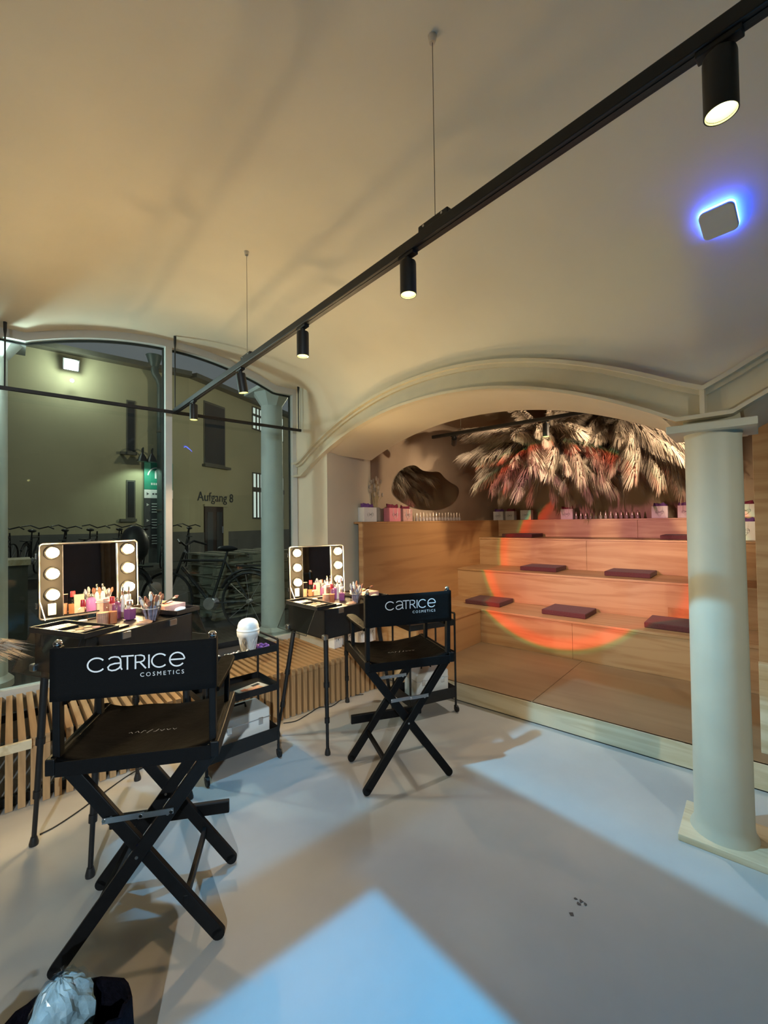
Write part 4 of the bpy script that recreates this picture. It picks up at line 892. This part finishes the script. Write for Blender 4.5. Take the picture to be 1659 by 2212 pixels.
MB().lathe([(0.075, 0), (0.078, 0.006), (0.072, 0.012), (0.068, 0.04), (0.05, 0.066), (0.02, 0.078), (0.002, 0.079)], n=26).build('dome', 'clearplastic', cdm, True)
# cables
def cable(pts, name, label, r=0.0035):
    P = [px(x, y, 0.0045) for x, y in pts]; Q = []
    for i in range(len(P) - 1):
        a, b, c, d_ = P[max(i - 1, 0)], P[i], P[i + 1], P[min(i + 2, len(P) - 1)]
        for k in range(6):
            t = k / 6; Q.append(0.5 * ((2 * b) + (-a + c) * t + (2 * a - 5 * b + 4 * c - d_) * t * t + (-a + 3 * b - 3 * c + d_) * t ** 3))
    Q.append(P[-1]); Q = [Vector((q.x, q.y, 0.0045)) for q in Q]
    o = MB().tube(Q, r, 7).build(name, 'cable', None, True); tag(o, label, 'cable')
cable([(86, 1802), (120, 1785), (170, 1752), (230, 1708), (300, 1662), (375, 1640)], 'power_cable', 'black cable on the floor below the larger makeup station')
cable([(612, 1562), (640, 1557), (668, 1541), (690, 1528), (715, 1526), (735, 1513), (760, 1503), (785, 1500)], 'power_cable', 'black cable running along the foot of the slat bench')
# ================================================================== NICHE LEDGE: bags, bottles, mirror, dried flowers
def ledge_bag(u, v, w, h, label, face, tissue, body='white', d_=0.09, z=Z4):
    return gift_bag(W(u, v, z + 0.0005), DELTA + face, w, d_, h, label, tissue, body)
LF, BF = 0.0, -math.pi / 2            # facing along the side ledge, facing out of the rear ledge
ledge_bag(3.45, 3.22, 0.20, 0.155, 'white gift bag with purple tissue at the front end of the ledge', LF, 'purple')
ledge_bag(3.87, 3.22, 0.20, 0.155, 'bright pink gift bag on the ledge beside the dried flowers', LF, 'darkred', 'pink')
ledge_bag(4.12, 3.23, 0.18, 0.150, 'rose gift bag with dark tissue next to the bottle row below the mirror', LF, 'darkred', 'rose')
ledge_bag(6.60, 3.22, 0.17, 0.140, 'small grey-white gift bag nearest the corner of the rear ledge', BF, 'purple')
ledge_bag(6.60, 3.02, 0.15, 0.140, 'small gift bag with shiny front second from the rear ledge corner', BF, 'darkred')
ledge_bag(6.60, 2.76, 0.17, 0.150, 'small white gift bag standing alone below the grass cloud', BF, None)
ledge_bag(6.60, 2.14, 0.17, 0.150, 'white gift bag next to the start of the rear bottle row', BF, 'darkred')
ledge_bag(6.60, 0.98, 0.18, 0.155, 'white gift bag past the end of the rear bottle row', BF, 'purple')
ledge_bag(6.60, 0.70, 0.17, 0.155, 'white gift bag half hidden by the column', BF, 'purple')
ledge_bag(6.60, 0.125, 0.17, 0.150, 'white gift bag at the far end of the rear ledge', BF, 'darkred')
ledge_bag(6.08, 0.140, 0.20, 0.20, 'gift bag with purple tissue on the top step by the end panel', BF, 'purple', z=Z3)
nb_me = None
def nail_bottle(p, label, group):
    global nb_me
    if nb_me is None:
        t = thing('nail_polish', p, 0, label, 'bottle', group)
        MB().lathe([(0.015, 0), (0.019, 0.004), (0.019, 0.038), (0.012, 0.048)], n=12).build('glass', 'nail', t, True)
        MB().lathe([(0.0125, 0.048), (0.0125, 0.056), (0.011, 0.085), (0.004, 0.112), (0.001, 0.114)], n=12).build('cap', 'gold', t, True)
        nb_me = t
    else:
        t = copy_tree(nb_me); t.location = p; tag(t, label, 'bottle', group)
for k in range(15): nail_bottle(W(4.36 + k * 0.073, 3.235, Z4 + 0.0003), 'pointed nail polish bottle in the row below the wavy mirror', 'nail polish row on the side ledge')
for k in range(13): nail_bottle(W(6.60, 2.02 - k * 0.0655, Z4 + 0.0003), 'pointed nail polish bottle in the row on the rear ledge', 'nail polish row on the rear ledge')
wm = thing('wavy_mirror', (0, 0, 0), DELTA, 'frameless mirror of wavy organic outline on the niche side wall', 'mirror')
ol = [(4.03, 1.93), (4.10, 2.10), (4.27, 2.22), (4.48, 2.27), (4.66, 2.22), (4.84, 2.215), (5.05, 2.225), (5.20, 2.15), (5.34, 2.10), (5.52, 2.05), (5.56, 1.97), (5.48, 1.86), (5.30, 1.77), (5.05, 1.715), (4.80, 1.70), (4.52, 1.715), (4.28, 1.77), (4.11, 1.84)]
sm2 = []
for i in range(len(ol)):
    a, b, c, d_ = [Vector(ol[(i + k) % len(ol)]) for k in (-1, 0, 1, 2)]
    for k in range(5):
        t = k / 5; sm2.append(0.5 * ((2 * b) + (-a + c) * t + (2 * a - 5 * b + 4 * c - d_) * t * t + (-a + 3 * b - 3 * c + d_) * t ** 3))
MB().prism([(p.x, 3.352, p.y) for p in sm2], (0, -0.006, 0)).build('glass', 'mirror', wm)
MB().prism([(4.8 + (p.x - 4.8) * .985, 3.3595, 1.96 + (p.y - 1.96) * .97) for p in sm2], (0, -0.007, 0)).build('backing', 'blackcase', wm)
df = thing('dried_flowers', W(3.66, 3.29, Z4 + 0.0005), 0, 'small bunch of dried seed heads in a grey pot on the ledge', 'dried flowers')
MB().lathe([(0.045, 0), (0.055, 0.01), (0.055, 0.13), (0.045, 0.16)], n=20).build('pot', 'vase', df, True)
for k in range(26):
    az = random.uniform(0, 6.28); sp = random.uniform(0.02, 0.12); hh = random.uniform(.30, .52)
    a = Vector((0.02 * math.cos(az), 0.012 * math.sin(az), 0.12)); b = Vector((sp * math.cos(az), sp * .35 * math.sin(az), hh))
    s_ = MB().tube([a, (a + b) / 2 + Vector((0, 0, .03)), b], 0.002, 5).build('stalk', 'stem', df)
    MB().sphere(b, 0.013, 8, 6, (1, 1, 1.9)).build('seed_head', 'plume', s_, True)
# ------------------------------------------------------------------ pampas grass
def plume_mesh(seed, L_, rad, nh, droop):
    rnd = random.Random(seed); m = MB()
    def ax(t): return Vector((t * L_, 0, -droop * t * t * L_))
    m.tube([ax(-0.25), ax(0), ax(.3), ax(.6), ax(.95)], [0.0035, 0.003, 0.0025, 0.002, 0.001], 5)
    for k in range(nh):
        t = 0.10 + 0.88 * rnd.random() ** 0.9; p = ax(t); a = rnd.uniform(0, 6.28)
        env = rad * math.sin(min(1.0, (t - 0.05) / 0.35) * math.pi / 2) * (1.0 - 0.55 * t)
        out = Vector((0, math.cos(a), math.sin(a))); ln = (0.10 + 0.12 * rnd.random()) * (1.15 - 0.5 * t)
        q1 = p + out * env * .55 + Vector((ln * .45, 0, 0)); q2 = p + out * env + Vector((ln, 0, -0.35 * ln - droop * .1))
        wv = Vector((0, -out.z, out.y)) * rnd.uniform(.0022, .0048)
        m.add([p - wv * .4, p + wv * .4, q1 + wv, q1 - wv, q2], [(0, 1, 2, 3), (3, 2, 4)])
    return m
pm = []
for s_, (L_, r_, nh, dr) in enumerate(((0.62, 0.10, 520, 0.16), (0.55, 0.115, 520, 0.30), (0.68, 0.09, 520, 0.10), (0.52, 0.12, 520, 0.40))):
    me = plume_mesh(s_, L_, r_, nh, dr).mesh('plume'); me.materials.append(mt['plume']); pm.append(me)
cl = thing('pampas_cloud', (0, 0, 0), 0, 'huge hanging cloud of dried pampas grass plumes above the steps', 'dried grass')
MB().sphere(W(5.25, 1.92, 2.55), 0.10, 12, 8, (1, 1, .6)).build('moss_core', 'stem', cl, True)
MB().sphere(W(5.45, 1.15, 2.60), 0.10, 12, 8, (1, 1, .6)).build('moss_core', 'stem', cl, True)
MB().cyl(W(5.25, 1.92, 2.6), W(5.25, 1.92, 2.92), 0.006, n=8).build('hanging_wire', 'wire', cl)
MB().cyl(W(5.45, 1.15, 2.6), W(5.45, 1.15, 2.92), 0.006, n=8).build('hanging_wire', 'wire', cl)
def plume_at(parent, c, d_, roll, sc, me):
    o = bpy.data.objects.new('plume', me); COL.objects.link(o); o.parent = parent
    d_ = d_.normalized(); up_ = Vector((0, 0, 1)); y = up_.cross(d_).normalized(); z = d_.cross(y)
    Mx = Matrix(((d_.x, y.x, z.x, c.x), (d_.y, y.y, z.y, c.y), (d_.z, y.z, z.z, c.z), (0, 0, 0, 1)))
    o.matrix_local = Mx @ Matrix.Rotation(roll, 4, 'X') @ Matrix.Scale(sc, 4)
for ci, (uc, vc, zc, nn) in enumerate(((5.25, 1.92, 2.47, 110), (5.45, 1.12, 2.56, 90))):
    for k in range(nn):
        a = 2 * math.pi * k * 0.618034; el = -0.62 + 1.05 * ((k + .5) / nn)     # from steeply down to slightly up
        el = min(el, 0.30)
        du, dv = math.cos(a) * math.cos(el), math.sin(a) * math.cos(el)
        d_ = W(du, dv); d_.z = math.sin(el)
        c = W(uc, vc, zc) + d_.normalized() * random.uniform(0.06, 0.30)
        plume_at(cl, c, d_, random.uniform(-.5, .5), random.uniform(.92, 1.30), pm[k % 4])
vz = thing('pampas_vase', (-0.47, 2.84, 0), 0, 'tall grey floor vase with pampas plumes drooping beside the makeup station', 'vase')
MB().lathe([(0.09, 0), (0.12, 0.05), (0.13, 0.3), (0.09, 0.55), (0.05, 0.68), (0.06, 0.72)], n=28).build('vase', 'vase', vz, True)
for k, dv_ in enumerate(((0.60, -0.28, 0.30), (-.5, .2, .9), (-.2, -.5, 1.0), (.1, .3, 1.1), (-.7, -.1, .6))):
    plume_at(vz, Vector((0.0, 0.0, 0.92)) + Vector(dv_) * 0.02, Vector(dv_), 0, 0.9 if k else 0.86, pm[1])
    d_ = Vector(dv_).normalized(); MB().tube([(0, 0, 0.60), (0, 0, 0.80), Vector((0, 0, 0.92)) + d_ * 0.05], 0.003, 5).build('stalk', 'stem', vz)
# ------------------------------------------------------------------ bags at the lower left
tb = thing('pile_tote_bag', (0.115, 1.395, 0), math.radians(-25), 'black fluffy tote bag open beside the near chair leg', 'bag')
m = MB(); nn = 26; prof = [(0.15, 0.10, 0.0), (0.16, 0.11, 0.10), (0.155, 0.10, 0.22), (0.150, 0.09, 0.31), (0.14, 0.08, 0.31), (0.145, 0.09, 0.20)]; vs = []
for (a, b, z) in prof: vs += [(a * math.cos(2 * math.pi * i / nn) * (1 + .04 * math.sin(5 * i)), b * math.sin(2 * math.pi * i / nn) * (1 + .05 * math.cos(7 * i)), z + .008 * math.sin(3.1 * i)  * (z > .05)) for i in range(nn)]
fs = [(k * nn + i, k * nn + (i + 1) % nn, (k + 1) * nn + (i + 1) % nn, (k + 1) * nn + i) for k in range(len(prof) - 1) for i in range(nn)] + [tuple(range(nn))]
m.add(vs, fs).build('bag_body', 'fur', tb, True)
def crumple(c, sx, sy, sz, name, label, seed, mats):
    t = thing(name, c, 0.3 * seed, label, 'plastic bag')
    for k, (mname, sc, part) in enumerate(mats):
        rnd = random.Random(seed * 10 + k); n_, m_ = 34, 22; vs = []
        for j in range(m_ + 1):
            th = math.pi * j / m_
            for i in range(n_):
                ph = 2 * math.pi * i / n_; q = 1 + 0.10 * math.sin(5 * ph + 3 * th + seed) + 0.06 * math.sin(11 * ph - 7 * th) + rnd.uniform(-.05, .05)
                vs.append((sx * sc * q * math.sin(th) * math.cos(ph), sy * sc * q * math.sin(th) * math.sin(ph), sz + sz * sc * math.cos(th) * (1 + rnd.uniform(-.05, .05))))
        fs = [(j * n_ + i, (j + 1) * n_ + i, (j + 1) * n_ + (i + 1) % n_, j * n_ + (i + 1) % n_) for j in range(m_) for i in range(n_)]
        MB().add(vs, fs).build(part, mname, t)
crumple((0.105, 1.42, 0.12), 0.085, 0.06, 0.14, 'plastic_pouch', 'crinkled clear pouch of blue tissue sticking out of the black tote', 1, (('film', 1.0, 'film'), ('tissueblue', 0.90, 'tissue')))
crumple((-0.13, 1.43, 0.0), 0.10, 0.09, 0.15, 'plastic_wrapper', 'crinkled clear wrapper left of the black tote', 3, (('film', 1.0, 'film'), ('tissueblue', 0.78, 'tissue')))
# ------------------------------------------------------------------ curtains on the rear wall (seen in the makeup mirrors)
for X0, lab in ((3.5, 'brown pleated curtain on the rear wall past the niche corner'), (-2.9, 'brown pleated curtain on the rear wall by the corner'), (-0.9, 'brown pleated curtain in the middle of the rear wall'), (1.3, 'brown pleated curtain on the rear wall near the track end')):
    c = thing('curtain', (X0, -3.42, 0), 0, lab, 'curtain', 'brown curtains on the rear wall'); vs, fs = [], []
    N = 90
    for i in range(N + 1): x = 1.5 * i / N; y = 0.045 * math.sin(i * 0.85); vs += [(x, y, 0.02), (x, y * .8, 2.7)]
    for i in range(N): fs.append((2 * i, 2 * i + 2, 2 * i + 3, 2 * i + 1))
    o = MB().add(vs, fs).build('cloth', 'curtain', c, True); o.modifiers.new('thickness', 'SOLIDIFY').thickness = 0.004
    MB().cyl((-0.1, 0, 2.72), (1.6, 0, 2.72), 0.012, n=10).build('rod', 'blackmetal', c)
# ================================================================== COURTYARD OUTSIDE
GZ = 0.30
gr = MB().box((4, 14.2, GZ - 0.1), (44, 20, 0.2)).build('ground_courtyard', 'asphalt'); struct(gr, 'dark paved courtyard outside the window')
FA, FB, FC = Vector((-14, 16)), Vector((4.77, 16)), Vector((16.0, 22.4))
def facade_box(t, A, B, s0, s1, z0, z1, proud, depth, name, mat, par=None):
    d_ = (B - A).normalized(); nrm_ = Vector((d_.y, -d_.x))
    a, b = A + d_ * s0 + nrm_ * proud, A + d_ * s1 + nrm_ * proud; o = -nrm_ * depth
    return MB().prism([(a.x, a.y, z0), (b.x, b.y, z0), (b.x, b.y, z1), (a.x, a.y, z1)], (o.x, o.y, 0)).build(name, mat, par or t)
def bld(name, label):
    return thing(name, (0, 0, 0), 0, label, 'building')
b1 = bld('courtyard_wing', 'plain ochre rendered wing across the courtyard with green signboard')
facade_box(b1, FA, FB, 0, (FB - FA).length, 1.3, 6.7, 0, 0.4, 'wall', 'facade'); facade_box(b1, FA, FB, 0, (FB - FA).length, 0.2, 1.3, 0.03, 0.4, 'plinth', 'facadegrey')
facade_box(b1, FA, FB, 0, (FB - FA).length, 6.7, 6.85, 0.35, 0.7, 'eaves', 'sill')
def fs_at(xp, A, B):                    # distance along a facade where photo column xp meets it
    d_ = r2 * ((xp - CXP) / FPX) + fw; d2 = Vector((d_.x, d_.y)); e = (B - A).normalized()
    det = d2.x * (-e.y) + d2.y * e.x
    t = (A.x * (-e.y) + A.y * e.x) / det
    return (d2 * t - A).dot(e)
for z0, z1 in ((3.9, 5.6), (1.75, 3.0)):
    s = fs_at(285, FA, FB)
    f = facade_box(b1, FA, FB, s - 0.16, s + 0.10, z0, z1, 0.02, 0.1, 'window', 'sill'); facade_box(b1, FA, FB, s - 0.12, s + 0.06, z0 + .05, z1 - .05, 0.03, 0.05, 'window_glass', 'darkpane', f)
    facade_box(b1, FA, FB, s - 0.34, s + 0.12, z0 - 0.09, z0, 0.14, 0.2, 'window_sill', 'sill')
b2 = bld('stair_building', 'ochre stair building with dark door and fraktur style entrance lettering')
LB = (FC - FB).length
facade_box(b2, FB, FC, 0, LB, 1.25, 6.7, 0, 0.4, 'wall', 'facade'); facade_box(b2, FB, FC, 0, LB, 0.2, 1.25, 0.03, 0.4, 'plinth', 'facadegrey'); facade_box(b2, FB, FC, 0, LB, 6.7, 6.85, 0.35, 0.7, 'eaves', 'sill')
s0, s1 = fs_at(440, FB, FC), fs_at(480, FB, FC)
dr = facade_box(b2, FB, FC, s0, s1, 0.3, 2.2, 0.05, 0.1, 'door', 'door'); facade_box(b2, FB, FC, s0 - 0.04, s1 + 0.25, 2.2, 2.28, 0.09, 0.15, 'lintel', 'facade')
for k in range(2): facade_box(b2, FB, FC, s0 + .12 + k * (s1 - s0) * .5, s0 + (s1 - s0) * (.42 + .5 * k), 0.55, 2.0, 0.065, 0.03, 'door_panel', 'signdark', dr)
facade_box(b2, FB, FC, s1 - .12, s1 - .06, 1.2, 1.45, 0.10, 0.06, 'door_handle', 'alu', dr)
facade_box(b2, FB, FC, s1 + 0.0, s1 + 0.28, 0.3, 2.2, 0.06, 0.1, 'door_jamb', 'facade')
s0, s1 = fs_at(440, FB, FC), fs_at(486, FB, FC)
f = facade_box(b2, FB, FC, s0, s1, 3.75, 6.1, 0.03, 0.1, 'window', 'sill'); facade_box(b2, FB, FC, s0 + .05, s1 - .05, 3.82, 6.02, 0.04, 0.05, 'window_glass', 'darkpane', f); facade_box(b2, FB, FC, s0 - .08, s1 + .18, 3.66, 3.75, 0.16, 0.2, 'window_sill', 'sill')
for xa, xb, z0, z1 in ((545, 566, 1.75, 3.75), (592, 612, 1.75, 3.75), (545, 566, 5.6, 6.6), (592, 612, 5.4, 6.6)):
    s0, s1 = fs_at(xa, FB, FC), fs_at(xb, FB, FC)
    f = facade_box(b2, FB, FC, s0, s1, z0, z1, 0.03, 0.1, 'window', 'sill'); g = facade_box(b2, FB, FC, s0 + .06, s1 - .06, z0 + .06, z1 - .06, 0.045, 0.05, 'window_glass', 'litpane', f)
    for k in (1, 2): facade_box(b2, FB, FC, s0 + (s1 - s0) * k / 3 - .04, s0 + (s1 - s0) * k / 3 + .04, z0, z1, 0.07, 0.05, 'glazing_bar', 'sill', f)
    facade_box(b2, FB, FC, s0, s1, z0 + (z1 - z0) * .58, z0 + (z1 - z0) * .68, 0.07, 0.05, 'glazing_bar', 'sill', f)
e = (FC - FB).normalized(); nrm_ = Vector((e.y, -e.x)); s = (fs_at(433, FB, FC) + fs_at(497, FB, FC)) / 2
p = FB + e * s + nrm_ * 0.03
text('entrance_lettering', 'Aufgang 8', 0.48, 'signdark', b2, frame4((p.x, p.y, 2.40), (e.x, e.y, 0), (0, 0, 1)), 1.02)
# signboard and gooseneck lamps on the wing
s0, s1 = fs_at(310, FA, FB), fs_at(372, FA, FB)
sb = thing('courtyard_signboard', (FA.x + s0, FA.y - 0.06, 0), 0, 'green and charcoal courtyard signboard lit by two gooseneck lamps', 'sign'); wS = s1 - s0
MB().box((wS / 2, 0, 2.34), (wS, 0.06, 2.55)).build('board', 'signdark', sb)
MB().box((wS / 2, -0.034, 3.17), (wS, 0.01, 0.90)).build('green_field', 'signgreen', sb)
MB().box((wS / 2, -0.034, 2.57), (wS, 0.01, 0.28)).build('white_band', 'white', sb)
em_ = MB(); em_.ribbon(arc(0, 0, .26, .34, 165, 40, 14), 0.035); em_.ribbon([(-.02, -.02), (-.02, .22), (.03, .28), (.08, .22), (.08, -.02)], 0.05); em_.ribbon([(.16, .34), (.24, .44)], 0.12)
o = em_.build('emblem', 'logo', sb); o.matrix_local = frame4((0.36, -0.045, 3.10), (1, 0, 0), (0, 0, 1))
lm = MB()
for k in range(9): lm.ribbon([(0.20 + .07 * k, 2.90), (0.25 + .07 * k, 2.90)], 0.07)
for r_ in range(3):
    z = 2.20 - r_ * 0.52; lm.ribbon([(0.10, z + .10), (0.10, z + .0)], 0.0); lm.add([(0.07, z + .06, 0), (0.07, z - .04, 0), (0.15, z + .01, 0)], [(0, 1, 2)])
    for q in range(4): lm.ribbon([(0.22, z + .04 - q * .09), (0.22 + (.22, .62, .55, .4)[q], z + .04 - q * .09)], 0.035)
lm.ribbon([(0.25, 2.57), (0.8, 2.57)], 0.0)
o = lm.build('sign_lettering', 'frame', sb); o.matrix_local = frame4((0, -0.041, 0), (1, 0, 0), (0, 0, 1))
bandp = MB(); bandp.add([(0.07, 2.62, 0), (0.07, 2.52, 0), (0.15, 2.57, 0)], [(0, 1, 2)])
for k in range(7): bandp.ribbon([(0.24 + .085 * k, 2.57), (0.30 + .085 * k, 2.57)], 0.06)
o = bandp.build('band_lettering', 'print', sb); o.matrix_local = frame4((0, -0.041, 0), (1, 0, 0), (0, 0, 1))
for k, (xp, lab) in enumerate(((298, 'gooseneck wall lamp at the free edge of the signboard'), (318, 'gooseneck wall lamp over the middle of the signboard'))):
    s = fs_at(xp, FA, FB)
    g = thing('gooseneck_lamp', (FA.x + s, FA.y, 3.75), 0, lab, 'lamp', 'gooseneck lamps above the signboard')
    MB().tube([(0.12, -0.02, 0.05), (0.10, -0.25, 0.18), (0.05, -0.50, 0.26), (0.0, -0.60, 0.20), (0.0, -0.62, 0.05)], 0.022, 8).build('arm', 'bike', g, True)
    MB().lathe([(0.17, -0.22), (0.10, -0.06), (0.05, 0.02), (0.03, 0.06)], (0.0, -0.62, 0.02), 18).build('shade', 'bike', g, True)
    light('lamp_light', 'SPOT', (0.0, -0.62, -0.21), (0.80, 1.0, 0.82), 45, g, 0.05, 120, 0.5, aim=None).rotation_euler = (0.35, 0, 0.25)
fxs = fs_at(150, FA, FB)
fl_ = thing('floodlight', (FA.x + fxs, FA.y, 6.35), 0, 'bright white floodlight high on the courtyard wing', 'lamp')
MB().box((0, -0.12, 0.0), (0.08, 0.24, 0.06)).build('bracket', 'bike', fl_); MB().box((0, -0.30, -0.02), (0.40, 0.14, 0.34), rx=0.5).build('housing', 'bike', fl_); MB().box((0, -0.375, -0.065), (0.34, 0.012, 0.28), rx=0.5).build('glass', 'flood', fl_)
light('lamp_light', 'POINT', (0, -0.75, -0.2), (0.90, 1.0, 0.86), 85, fl_, 0.15)
MB().sphere((0.02, -0.38, -0.52), 0.05, 10, 6).build('indicator', 'flood', fl_)
dpx = fs_at(343, FA, FB)
dp_ = thing('downpipe', (FA.x + dpx, FA.y - 0.30, 0), 0, 'dark teal downpipe with hopper beside the signboard', 'pipe')
MB().cyl((0, 0, GZ), (0, 0, 6.2), 0.125, n=16).build('pipe', 'pipe', dp_, True); MB().tube([(0, 0, 6.15), (-0.05, 0, 6.35), (-0.18, 0, 6.55), (-0.2, 0, 6.8)], 0.12, 12).build('swan_neck', 'pipe', dp_, True)
MB().lathe([(0.13, 6.75), (0.24, 7.1), (0.26, 7.12)], (-0.2, 0, 0), 18).build('hopper', 'pipe', dp_, True)
for z in (2.0, 4.6): MB().cyl((0, 0, z), (0, 0, z + .06), 0.145, n=16).build('pipe_clip', 'sill', dp_)
# outdoor columns just outside the panes
for X, lab in ((2.275, 'tall pale column outside the narrow right pane'), (-0.135, 'tall pale column outside at the far left of the pane')):
    c = thing('arcade_column', (X, 4.60, 0), 0, lab, 'column', 'outdoor arcade columns')
    MB().lathe([(0.17, GZ - .02), (0.17, GZ + 0.05), (0.132, GZ + 0.09), (0.125, 1.5), (0.118, 2.88)], n=32).build('shaft', 'extcol', c, True)
    MB().lathe([(0.118, 2.88), (0.15, 2.93), (0.21, 3.02)], n=8).build('capital', 'extcol', c); MB().box((0, 0, 3.04), (0.46, 0.46, 0.04)).build('abacus', 'extcol', c)
pl = thing('fill_lamp_post', (7.5, 9.5, GZ), 0, 'added unseen lamp post beyond the pier brightening the stair building', 'lamp')
MB().cyl((0, 0, 0), (0, 0, 3.8), 0.05, n=14).build('post', 'bike', pl, True); MB().lathe([(0.06, 3.8), (0.16, 3.85), (0.20, 4.15), (0.05, 4.3)], n=18).build('lantern', 'flood', pl, True)
light('lamp_light', 'POINT', (0, 0, 3.6), (1.0, 0.86, 0.58), 1300, pl, 0.1)  # unseen lamp added to brighten the stair building
wlan = thing('fill_lantern', (-0.23, 4.20, 2.6), 0, 'added unseen lantern between the shop windows brightening the outdoor columns', 'lamp')
MB().box((0, 0.0, 0), (0.06, 0.04, 0.16)).build('bracket', 'bike', wlan); MB().lathe([(0.03, -0.12), (0.06, -0.08), (0.07, 0.06), (0.03, 0.12)], (0, 0.12, 0), 14).build('lantern', 'flood', wlan, True)
light('lamp_light', 'POINT', (0, 0.28, 0), (0.82, 1.0, 0.97), 140, wlan, 0.06)  # lantern added out of view to brighten the outdoor columns
# bicycles
def bicycle(loc, rz, label, lean=0.08, parts=True):
    t = thing('bicycle', loc, rz, label, 'bicycle', 'bicycles parked in the courtyard'); t.rotation_euler = (lean, 0, rz)
    for x in (-0.52, 0.52):
        w_ = MB().tube([(x + .33 * math.cos(k * .2618), 0, .35 + .33 * math.sin(k * .2618)) for k in range(25)], 0.017, 6).build('wheel', 'bike', t, True)
        sp = MB()
        for k in range(9): sp.cyl((x, 0, .35), (x + .32 * math.cos(k * .698), 0, .35 + .32 * math.sin(k * .698)), 0.0025, n=4, cap=False)
        sp.build('spoke', 'alu', w_); MB().cyl((x, -.04, .35), (x, .04, .35), 0.025, n=8).build('hub', 'alu', w_)
    fr = MB(); bb, st_, hd_, = Vector((-.05, 0, .32)), Vector((-.20, 0, .82)), Vector((.34, 0, .82))
    for a, b, r_ in ((bb, st_, .017), (st_, hd_, .016), (bb, hd_ - Vector((0, 0, .08)), .02), (bb, Vector((-.52, 0, .35)), .012), (st_, Vector((-.52, 0, .35)), .010), (hd_ + Vector((-.02, 0, .1)), Vector((.52, 0, .35)), .015)): fr.cyl(a, b, r_, n=8)
    fr.build('frame', 'bike', t, True)
    MB().cyl((-.20, 0, .82), (-.23, 0, .93), .013, n=8).sphere((-.23, 0, .96), .12, 10, 6, (1.1, .6, .3)).build('saddle', 'bike', t, True)
    MB().tube([(.20, -.28, 1.02), (.30, -.16, 1.06), (.31, 0, 1.0), (.30, .16, 1.06), (.20, .28, 1.02)], .014, 7).build('handlebar', 'bike', t, True)
    MB().tube([(x, 0, .35 + .37) if False else (-.52 + .375 * math.cos(a), 0, .35 + .375 * math.sin(a)) for a in [0.4 + k * .3 for k in range(8)] for x in (0,)], .02, 6).build('mudguard', 'bike', t, True)
    MB().cyl((-.05, -.06, .32), (-.05, .06, .32), .07, n=14).build('crankset', 'alu', t)
    MB().box((-.55, 0, .76), (.36, .13, .02)).build('rack', 'bike', t)
    return t
bicycle((1.75, 5.25, GZ), 2.3, 'dark bicycle leaning nearest the narrow pane')
bicycle((0.95, 6.4, GZ), 1.9, 'dark bicycle with rear box standing behind the window mullion')
bx = thing('delivery_box', (1.13, 5.88, GZ + 0.775), 0.3, 'dark rounded box strapped on the bicycle rack behind the mullion', 'box'); MB().sphere((0, 0, 0.24), 0.2, 14, 9, (0.8, 0.75, 1.15)).build('box', 'bike', bx, True)
for k in range(8): bicycle((-0.2 + k * 0.52, 11.8 + 0.1 * (k % 2), GZ + 0.20), 1.2 + 0.12 * (k % 3), 'dark bicycle in the row before the ochre wing', 0.1)
hr = thing('bicycle_rack', (1.6, 11.9, GZ), 0, 'low dark rack plinth under the bicycle row', 'rack'); MB().box((0, 0, 0.1), (5.2, 1.6, 0.2)).build('plinth', 'asphalt', hr)
# pallets
for k in range(6):
    t = thing('wooden_pallet', (2.55, 6.15, GZ + k * 0.144), 0.12 + 0.03 * (k % 3), 'grey wooden pallet in the stack behind the outdoor column', 'pallet', 'stack of pallets')
    for y in (-.35, 0, .35):
        MB().box((0, y, 0.011), (1.2, .1, .022)).build('runner', 'pallet', t)
        for x in (-.52, 0, .52): MB().box((x, y, 0.061), (.14, .1, .078)).build('block', 'pallet', t)
    for x in (-.53, -.27, 0, .27, .53): MB().box((x, 0, 0.122), (.13, .8, .022)).build('deck_board', 'pallet', t)
# planter box at the far left outside
pb = thing('planter_box', (-0.35, 6.2, GZ), 0, 'pale wooden box outside at the left of the wide pane', 'box'); MB().box((0, 0, 0.42), (1.0, 0.4, 0.84)).build('box', 'facadegrey', pb); MB().box((0, 0, 0.87), (1.05, 0.45, 0.06)).build('lid', 'pine', pb)
